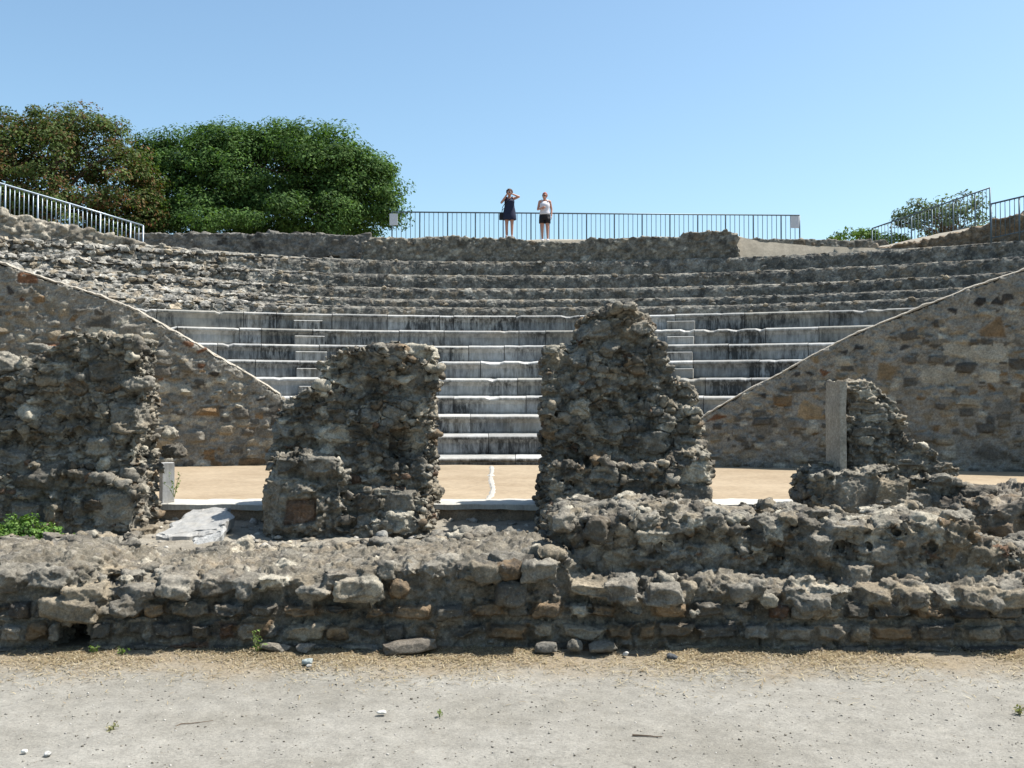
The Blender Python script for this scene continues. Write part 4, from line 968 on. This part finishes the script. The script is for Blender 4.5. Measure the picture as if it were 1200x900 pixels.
def crown(rng, lobes, nclump, per, crad, size, cols, wts, shellp=.8, red=None, gaps=.15):
    """leaf clumps spread through overlapping lobes; each clump has its own tone of leaf"""
    Vs, Fs, Ts = [], [], []; n = 0; L = np.array(lobes, float); vol = (L[:, 3] * L[:, 4] * L[:, 5]) ** .67; pr = vol / vol.sum(); centres = []
    for _ in range(nclump):
        l = L[rng.choice(len(L), p=pr)]; d = rng.normal(size=3); d /= np.linalg.norm(d)
        if d[2] < -.55: d[2] *= -.4
        rad = rng.uniform(.76, 1.12) if rng.random() < shellp else rng.uniform(.25, .8)
        c = l[:3] + d * l[3:6] * rad
        inn = (((c - L[:, :3]) / (L[:, 3:6] * .72)) ** 2).sum(1).min() < 1
        if inn and rng.random() < .75: continue
        if perlin((c * .45)[None])[0] > .5 - gaps: continue
        centres.append(c); k = int(per * rng.uniform(.6, 1.3)); cr = crad * rng.uniform(.6, 1.25)
        u = rng.normal(size=(k, 3)); u /= np.linalg.norm(u, axis=1)[:, None]; rr = cr * rng.uniform(.2, 1, (k, 1)) ** .5
        pos = c + u * rr * (1.15, 1.15, .62)
        w_ = np.array(wts, float)
        if red is not None: w_ = w_ * red(c, rng)
        V, Fq, T = leaves(k, pos, size, u * .6 + d * .5 + np.array((0, 0, .6)), rng, cols, w_)
        Vs.append(V); Fs.append(Fq + n); Ts.append(T * rng.uniform(.8, 1.2)); n += len(V)
    return np.concatenate(Vs), np.concatenate(Fs), np.concatenate(Ts), centres
def tree(name, base, lobes, seed, label, cat, trunks, nclump, per, crad, size, cols, wts, red=None, group=None, gaps=.15, shellp=.8, tr=.22):
    rg = np.random.default_rng(seed); base = np.array(base, float); root = thing(name, base, label, cat, group)
    V, Fq, T, cen = crown(rg, lobes, nclump, per, crad, size, cols, wts, shellp, red, gaps)
    obj('crown', V, Fq, M_leaf, root, tint=T)
    cen = np.array(cen); L = np.array(lobes, float)
    for (dx, dy, h) in trunks:
        mb = MB(); b0 = base + (dx, dy, -.4); top = base + (dx * 1.4, dy * 1.4, h); mid = (b0 + top) / 2 + rg.normal(size=3) * (.15, .15, 0) * min(1, tr / .2)
        mb.tube([b0, b0 + (0, 0, .5), mid, top], [tr * 1.5, tr * 1.1, tr * .9, tr * .7], 10); mb.make('trunk', M_bark, root, smooth=True)
        mb = MB()
        for c in cen[rg.choice(len(cen), min(26, len(cen)), replace=False)]:
            if np.linalg.norm(c - top) > 7: continue
            st = top + (mid - top) * rg.random() * .5; m1 = st + (c - st) * .5 + (np.array((0, 0, .25)) + rg.normal(size=3) * .2) * min(1, tr / .2)
            mb.tube([st, m1, c], [tr * .38, tr * .2, .02], 6)
        if mb.n: mb.make('limbs', M_bark, root, smooth=True)
    return root
def lobe(px, py, D, rx, rz, ry=None): c = at(px, py, D); return (*c, rx * D / F, (ry or rx) * D / F, rz * D / F)
GR = [(.052, .10, .025), (.072, .13, .032), (.036, .075, .021), (.095, .15, .042)]
tree('broadleaf_tree', at(300, 296, 45), [lobe(230, 215, 45, 66, 58), lobe(200, 200, 44.5, 40, 38), lobe(300, 215, 45, 82, 62), lobe(372, 198, 44, 62, 46), lobe(408, 222, 44, 54, 46), lobe(425, 235, 44, 44, 44), lobe(270, 180, 45, 45, 28), lobe(340, 180, 45, 48, 26), lobe(430, 250, 44, 36, 22), lobe(190, 245, 45, 34, 30), lobe(250, 255, 44, 80, 22), lobe(340, 258, 44, 90, 20), lobe(300, 278, 44.5, 120, 16), lobe(200, 275, 45, 50, 16), lobe(400, 276, 44.5, 50, 14)], 5,
     'big dense dark green broadleaf tree behind the dark masonry wall', 'tree', [(0, 0, 3.0), (-1.8, .4, 2.6), (2.2, .2, 2.6)], 1050, 250, .70, .075, GR, [3, 3, 3, 1], gaps=.1)
RD = [(.055, .085, .025), (.08, .105, .034), (.145, .07, .034), (.10, .07, .03), (.125, .09, .045)]
tree('reddening_tree', at(60, 300, 41), [lobe(60, 205, 41, 85, 66), lobe(20, 190, 41, 55, 52), lobe(120, 215, 41, 55, 48), lobe(-60, 200, 41, 70, 62), lobe(90, 165, 41, 55, 30), lobe(150, 245, 41, 34, 26), lobe(60, 250, 41, 80, 28), lobe(-40, 250, 41, 70, 30), lobe(80, 275, 41.5, 90, 20), lobe(150, 275, 42, 40, 18)], 6,
     'tree with half reddened leaves behind the left railing', 'tree', [(0, 0, 2.6), (-2.2, .3, 2.4)], 900, 170, .62, .072, RD, [3, 3, 1, 1, 1], red=lambda c, r: np.array([1, 1, 2.2, 1.8, 1.4]) if r.random() < .34 else np.array([1.5, 1.5, .15, .5, .5]), gaps=.16)
OL = [(.095, .125, .08), (.125, .155, .105), (.065, .095, .05)]
tree('olive_shrub', at(1105, 290, 39), [lobe(1100, 262, 39, 40, 24), lobe(1075, 255, 39, 24, 20), lobe(1125, 250, 39, 30, 24), lobe(1145, 268, 39, 20, 18), lobe(1068, 270, 39, 22, 16)], 7,
     'loose grey green shrub showing through the upper right railing', 'shrub', [(0, 0, .6), (.5, 0, .6)], 130, 40, .34, .075, OL, [2, 2, 1], gaps=.05, tr=.06)
tree('low_bush', at(1010, 290, 40), [lobe(1005, 277, 40, 24, 9), lobe(1040, 281, 40, 22, 8), lobe(985, 280, 40, 12, 5)], 8,
     'low bright green bush beyond the right grey masonry wall', 'bush', [(0, 0, .2)], 60, 40, .25, .075, [(.075, .13, .028), (.1, .155, .04)], [1, 1], tr=.04)
# bush at the foot of the first pier
tree('low_bush', at(35, 648, 8.6), [lobe(12, 612, 8.55, 5, 6), lobe(33, 608, 8.55, 5, 6), lobe(52, 616, 8.55, 6, 5), lobe(68, 624, 8.55, 7, 5), lobe(-6, 614, 8.5, 6, 6), lobe(78, 632, 8.5, 7, 4), lobe(30, 626, 8.55, 40, 15, 20), lobe(5, 627, 8.5, 28, 15, 20), lobe(58, 631, 8.55, 22, 10, 18), lobe(24, 617, 8.55, 18, 8, 14), lobe(-20, 626, 8.55, 26, 15, 18)], 9,
     'small bright green bush at the foot of the leftmost pier', 'bush', [(0, 0, .10), (-.12, 0, .10)], 300, 34, .05, .016, [(.08, .15, .032), (.11, .19, .045), (.15, .22, .07), (.05, .095, .028)], [2, 2, 1, 1], gaps=.25, shellp=.6, tr=.004)
def weed(px, py, D, h, n, label, seed, cols=((.13, .2, .05), (.18, .24, .08)), spread=.5, lsize=.014, name='weed', z=None):
    rg = np.random.default_rng(seed); p = at(px, py, D)
    if z is not None: p[2] = z
    root = thing(name, p, label, 'weed'); mb = MB(); Vs, Fs, Ts, k = [], [], [], 0
    for i in range(n):
        d = np.array([rg.normal() * spread, rg.normal() * spread, 1.]); d /= np.linalg.norm(d); L = h * rg.uniform(.5, 1)
        q = [p - (0, 0, .02), p + d * L * .5 + (0, 0, .01), p + d * L + (d[0] * .2 * L, 0, -.1 * L)]; mb.tube(q, [.003, .0022, .001], 4)
        m = max(3, int(L / .02)); s = rg.uniform(.25, 1, m)[:, None]; pos = p + d * L * s + rg.normal(size=(m, 3)) * .008
        V, Fq, T = leaves(m, pos, lsize, rg.normal(size=(m, 3)) + (0, 0, 1), rg, cols, [1] * len(cols), .4); Vs.append(V); Fs.append(Fq + k); Ts.append(T); k += len(V)
    mb.make('stem', plain('weed_stem', (.16, .18, .07), .8), root); obj('leaves', np.concatenate(Vs), np.concatenate(Fs), M_leaf, root, tint=np.concatenate(Ts))
weed(205, 580, 9.75, .28, 5, 'thin straggly weed at the marble post of the leftmost pier', 1, spread=.55)
weed(112, 766, 6.4, .06, 8, 'small green weed beside the drain hole at the wall foot', 2, z=.03)
weed(302, 766, 6.42, .15, 7, 'taller dry green weed at the wall foot left of the flat stones', 3, z=.03, spread=.3)
weed(145, 764, 6.4, .05, 8, 'tiny spreading weed at the wall foot right of the drain hole', 4, z=.03, spread=.9)
weed(880, 618, 8.3, .07, 8, 'small weed behind the wall before the third pier', 5, z=.5)

weed(133, 855, 4.98, .035, 9, 'flat dry tuft of grass on the left of the open path', 6, ((.2, .19, .09), (.28, .24, .13)), 1.2, .012, z=.01)
weed(516, 838, 5.22,   .03, 4, 'little green sprig alone in the middle of the open path', 7, ((.16, .2, .07),), .7, .01, z=.01)
weed(1192, 836, 5.24, .06, 9, 'dry green tuft at the right edge of the path', 8, ((.2, .2, .09), (.28, .24, .13)), .9, .012, z=.01)
# ------------------------------------------------------------------ thresholds and loose stones
def slab(name, quad, zt, th, label, cat, mat, tint, seed, group=None, chip=.02, n=26):
    """a worn slab: quad is its top outline (x, y, z)"""
    q = np.array(quad, float); u = np.linspace(0, 1, n); U, Vv = np.meshgrid(u, u, indexing='ij'); U, Vv = U.ravel(), Vv.ravel()
    top = (q[0] * ((1 - U) * (1 - Vv))[:, None] + q[1] * (U * (1 - Vv))[:, None] + q[2] * (U * Vv)[:, None] + q[3] * ((1 - U) * Vv)[:, None])
    c = top.mean(0); e = np.minimum.reduce([U, 1 - U, Vv, 1 - Vv])
    pert = np.stack([fbm(top * 5 + seed, 3), fbm(top * 5 + seed + 30, 3), fbm(top * 4 + seed + 60, 3) * .4], 1)
    top = top + pert * chip * (e < .12)[:, None] * 1.6 + np.array((0, 0, 1.)) * (fbm(top * 9 + seed, 3) * chip * .25 - (e < .02) * th * .15)[:, None]
    bot = top.copy(); bot[:, :2] = c[:2] + (bot[:, :2] - c[:2]) * .985; bot[:, 2] -= th * (1 + .2 * fbm(top * 3, 2))
    P_ = np.concatenate([top, bot]); G_ = grid(n, n); Fq = [tuple(x) for x in G_] + [tuple(x[::-1] + n * n) for x in G_]
    loop = [i * n for i in range(n)] + [(n - 1) * n + k for k in range(1, n)] + [i * n + n - 1 for i in range(n - 2, -1, -1)] + [k for k in range(n - 2, 0, -1)]
    for i in range(len(loop)): a, b = loop[i], loop[(i + 1) % len(loop)]; Fq.append((b, a, a + n * n, b + n * n))
    return tag(obj(name, P_, Fq, mat, None, (c[0], c[1], c[2] - th), tint=np.tile(np.array(tint, float), (len(P_), 1))), label, cat, group)
for x0, x1, lab, sd_ in ((-3.42, -2.25, 'worn marble threshold in the gap beside the leftmost pier', 1), (-.80, .42, 'worn marble threshold in the centre gap, half in shadow', 2), (1.9, 2.95, 'bright marble threshold beside the lowest pier', 3)):
    slab('threshold', [(x0, 9.8, .62), (x1, 9.8, .618), (x1, 10.28, .622), (x0, 10.28, .622)], 0, .05, lab, 'threshold', M_slab, (.46, .445, .40), sd_, 'marble thresholds between the piers')
    slab('step', [(x0 + .05, 9.86, .566), (x1 - .05, 9.86, .566), (x1 - .05, 10.15, .566), (x0 + .05, 10.15, .566)], 0, .2, lab.replace('worn marble threshold', 'dark stone step under the threshold').replace('bright marble threshold', 'dark stone step under the threshold').replace(', half in shadow', ''), 'step', M_rock, (.26, .20, .14), sd_ + 5, 'steps under the thresholds')
slab('fallen_slab', [at(181, 630, 8.75), at(262, 622, 8.85), at(275, 593, 9.55), at(226, 596, 9.6)], 0, .085, 'large pale tilted marble slab lying between the two left piers', 'slab', M_slab, (.30, .295, .28), 11, chip=.06)
slab('broken_slab', [at(222, 640, 8.5), at(252, 641, 8.5), at(266, 619, 8.8), at(232, 628, 8.75)], 0, .06, 'smaller dark broken slab piece under the pale tilted slab', 'slab', M_rock, (.30, .30, .29), 12, chip=.05)
def loose(px, py, D, hx, hz, tint, label, seed, z=None, name='loose_stone', bl=.3, mat=None):
    ms = Masonry(seed); k = D / F; p = at(px, py, D)
    if z is not None: p[2] = z + hz * k * .75
    ms.stone((0, 0, 0), (hx * k, min(hx, hz * 2) * k * .9, hz * k), tint, bl, rz=ms.rng.normal() * .2, tilt=.05)
    V, Fc = ms.mb.arr(); V, Q = remesh(V, Fc, max(.004, min(hx, hz) * k / 9)); s = 1 / (hx * k)
    V = V + normals(V, Q) * (fbm(V * s * 1.6 + seed, 4) * .13 * min(hx, hz) * k)[:, None]
    return tag(obj(name, V + p, Q, mat or M_rock, None, p - (0, 0, hz * k), smooth=False, tint=np.tile(np.array(tint, float), (len(V), 1))), label, 'stone')
g_ = .04
loose(448, 623, 8.6, 9, 8, (.30, .29, .26), 'small round grey boulder in front of the second pier', 201, z=.42)
loose(325, 766, 6.42, 18, 6, (.18, .16, .13), 'long flat stone at the wall foot, beside a squarer one', 202, z=g_)
loose(359, 763, 6.4, 12, 6, (.19, .175, .15), 'squarish stone lying at the wall foot next to the long flat stone', 203, z=g_)
loose(480, 763, 6.42, 32, 8, (.15, .13, .105), 'long dark flat stone at the wall foot below the second pier', 204, z=g_, bl=1)
loose(640, 760, 6.42, 14, 6, (.15, .14, .12), 'low stone at the foot of the wall left of a close pair', 205, z=g_)
loose(675, 759, 6.42, 11, 8, (.13, .12, .10), 'roundish stone at the wall foot, left of a longer one', 206, z=g_)
loose(707, 760, 6.42, 21, 7, (.13, .12, .10), 'longer stone at the wall foot below the tallest pier', 207, z=g_)
loose(361, 782, 6.15, 7, 3.5, (.26, .29, .28), 'flat grey green pebble on the dry grass at left', 208, z=.03)
loose(363, 787, 6.07, 4, 2, (.46, .44, .4), 'tiny white pebble under the grey green one', 209, z=.03)
loose(786, 776, 6.27, 8, 4, (.07, .075, .08), 'dark flat pebble on the dry grass at right', 210, z=.03)
loose(59, 886, 4.62, 5, 3.2, (.48, .47, .44), 'larger white pebble on the path near the left corner', 211, z=.01)
loose(32, 882, 4.66, 3.5, 2.2, (.55, .54, .5), 'smaller white pebble on the path near the left corner', 212, z=.01)
loose(448, 836, 5.24, 6, 2.5, (.46, .45, .41), 'thin white pebble alone on the middle of the path', 213, z=.01)
loose(733, 772, 6.35, 4, 3, (.48, .46, .42), 'small white stone on the dry grass left of the dark pebble', 214, z=.03)
# sticks
def stick(px, py, D, L, ang, label, seed, r=.004):
    rg = np.random.default_rng(seed); p = at(px, py, D); p[2] = ground_z(p[0], p[1]) + r * 1.3; d = np.array((math.cos(ang), math.sin(ang), 0.))
    pts = [p + d * L * (i / 5 - .5) + rg.normal(size=3) * (.006, .006, .002) for i in range(6)]
    mb = MB(); mb.tube(pts, np.linspace(r, r * .5, 6), 6); tag(mb.make('stick', M_bark, None, p), label, 'stick')
stick(757, 862, 4.9, .14, -.1, 'brown dry stick lying on the path at right', 1, .005); stick(230, 846, 5.1, .18, .5, 'thin curved dry twig on the left half of the path', 2, .003)
stick(745, 769, 6.4, .15, .05, 'dark twig on the dry grass at the foot of the right wall', 3, .004); stick(825, 776, 6.27, .1, -.1, 'short dark twig on the dry grass right of the dark pebble', 4, .004)
# white worn line across the stage
pts = [(575.5, 585), (577, 575), (575, 566), (576, 556), (575, 546)]
P_ = []
for px, py in [(571, 586), (576, 580), (578, 573), (576, 566), (575, 559), (576.5, 552), (576, 546.5)]: D = F * 1.0 / (py - HY); P_.append((xat(px, D), D))
ys_ = np.linspace(P_[0][1], P_[-1][1], 70); xs_ = np.interp(ys_, [p[1] for p in P_], [p[0] for p in P_]); wv = .035 * (1 + 1.4 * fbm(np.stack([ys_ * 3, ys_ * 0, ys_ * 0], 1), 3))
V = []
for x, y, wd in zip(xs_, ys_, wv): V += [(x - wd, y, .60), (x - wd * .4, y, .612 + .01 * perlin(np.array([[y * 4, 0, 0.]]))[0]), (x + wd * .4, y, .611), (x + wd, y, .60)]
Fq = [(i * 4 + k, i * 4 + k + 1, i * 4 + k + 5, i * 4 + k + 4) for i in range(69) for k in range(3)]
tag(obj('kerb_strip', V, Fq, M_slab, None, (float(xs_.mean()), 13, .6), tint=np.tile((.38, .36, .32), (len(V), 1))), 'jagged white stone strip running back across the earth floor', 'strip')

# dry grass, pebbles, crumbs: nobody could count them
rg = np.random.default_rng(21)
def band(n):
    x = rg.uniform(-4.2, 4.2, n); y = 6.55 - rg.gamma(1.7, .135, n); k = fbm(np.stack([x * 1.3, y * 1.3, x * 0], 1), 3)
    keep = (y > 5.3) & (rg.random(n) < np.clip(.55 + 1.6 * k, .03, 1)); return x[keep], y[keep]
x, y = band(42000); n = len(x); P = np.stack([x, y, np.zeros(n)], 1); P[:, 2] = (np.exp(-((x / 9) ** 2 + ((y - 5) / 6) ** 2))) * (fbm(P * (1.3, 1.3, 1), 4) * .022 + .03 * np.clip((y - 5.9) / .6, 0, 1)) + rg.uniform(.003, .014, n)
a = rg.uniform(0, 2 * PI, n); L = rg.uniform(.02, .065, n); d = np.stack([np.cos(a), np.sin(a), rg.normal(size=n) * .12], 1); s = np.stack([-np.sin(a), np.cos(a), np.zeros(n)], 1) * rg.uniform(.0011, .0024, n)[:, None]
bend = np.stack([np.zeros(n), np.zeros(n), rg.uniform(0, .008, n)], 1)
V = np.stack([P - d * L[:, None] / 2 - s, P - d * L[:, None] / 2 + s, P + s + bend, P - s + bend, P + d * L[:, None] / 2 + s * .4, P + d * L[:, None] / 2 - s * .4], 1).reshape(-1, 3)
i = np.arange(n)[:, None] * 6; Fq = np.concatenate([i + np.array([[0, 1, 2, 3]]), i + np.array([[3, 2, 4, 5]])])
T = np.array([(.36, .29, .185), (.30, .235, .145), (.45, .385, .28), (.24, .175, .11)])[rg.choice(4, n)] * rg.uniform(.7, 1.15, (n, 1))
tag(obj('dry_grass', V, Fq, M_leaf, tint=np.repeat(T, 6, 0)), 'band of dry straw lying along the foot of the low wall', 'grass', kind='stuff')
def scatter_stones(name, n, xr, yf, zf, smin, smax, cols, label, mat, seed):
    rg = np.random.default_rng(seed); V0, F0 = ICO[1]; m = len(V0); x = rg.uniform(*xr, n); y = yf(rg, n); z = zf(x, y)
    s = smin * (smax / smin) ** (rg.random(n) ** 3.2)
    Vs = V0[None] * (1 + .25 * rg.normal(size=(n, m, 1))) * np.stack([s, s * rg.uniform(.6, 1, n), s * rg.uniform(.35, .7, n)], 1)[:, None]
    a = rg.uniform(0, 2 * PI, n); c, sn = np.cos(a)[:, None], np.sin(a)[:, None]; Vs = np.stack([Vs[..., 0] * c - Vs[..., 1] * sn, Vs[..., 0] * sn + Vs[..., 1] * c, Vs[..., 2]], -1)
    Vs = Vs + np.stack([x, y, z], 1)[:, None] + np.array((0, 0, 1)) * (s * .25)[:, None, None]
    Fq = (F0[None] + (np.arange(n) * m)[:, None, None]).reshape(-1, 3); T = np.array(cols)[rg.choice(len(cols), n)] * rg.uniform(.7, 1.2, (n, 1))
    tag(obj(name, Vs.reshape(-1, 3), Fq, mat, tint=np.repeat(T, m, 0)), label, name, kind='stuff')
M_crumb = stone_mat('crumb', 90, patina=0., lichen=0, warm=0, bstr=.2)
gz = lambda x, y: np.exp(-((x / 9) ** 2 + ((y - 5) / 6) ** 2)) * (fbm(np.stack([x * 1.3, y * 1.3, x * 0], 1), 4) * .022 + .03 * np.clip((y - 5.9) / .6, 0, 1))
scatter_stones('gravel', 16000, (-4.2, 4.2), lambda r, n: 4.2 + 2.4 * r.random(n) ** 1.0, gz,   .0015, .0085, [(.26, .245, .21), (.20, .185, .16), (.36, .34, .31), (.14, .125, .10), (.28, .25, .2)], 'fine gravel and crumbs scattered over the dusty path', M_crumb, 31)
scatter_stones('rubble', 5000, (-6, 6), lambda r, n: 7.4 + 2.5 * r.random(n), lambda x, y: terr(x, y) + .0, .008, .06, [(.36, .33, .28), (.30, .26, .2), (.45, .42, .37), (.2, .18, .15)], 'small broken stones strewn before the piers', M_rock, 32)
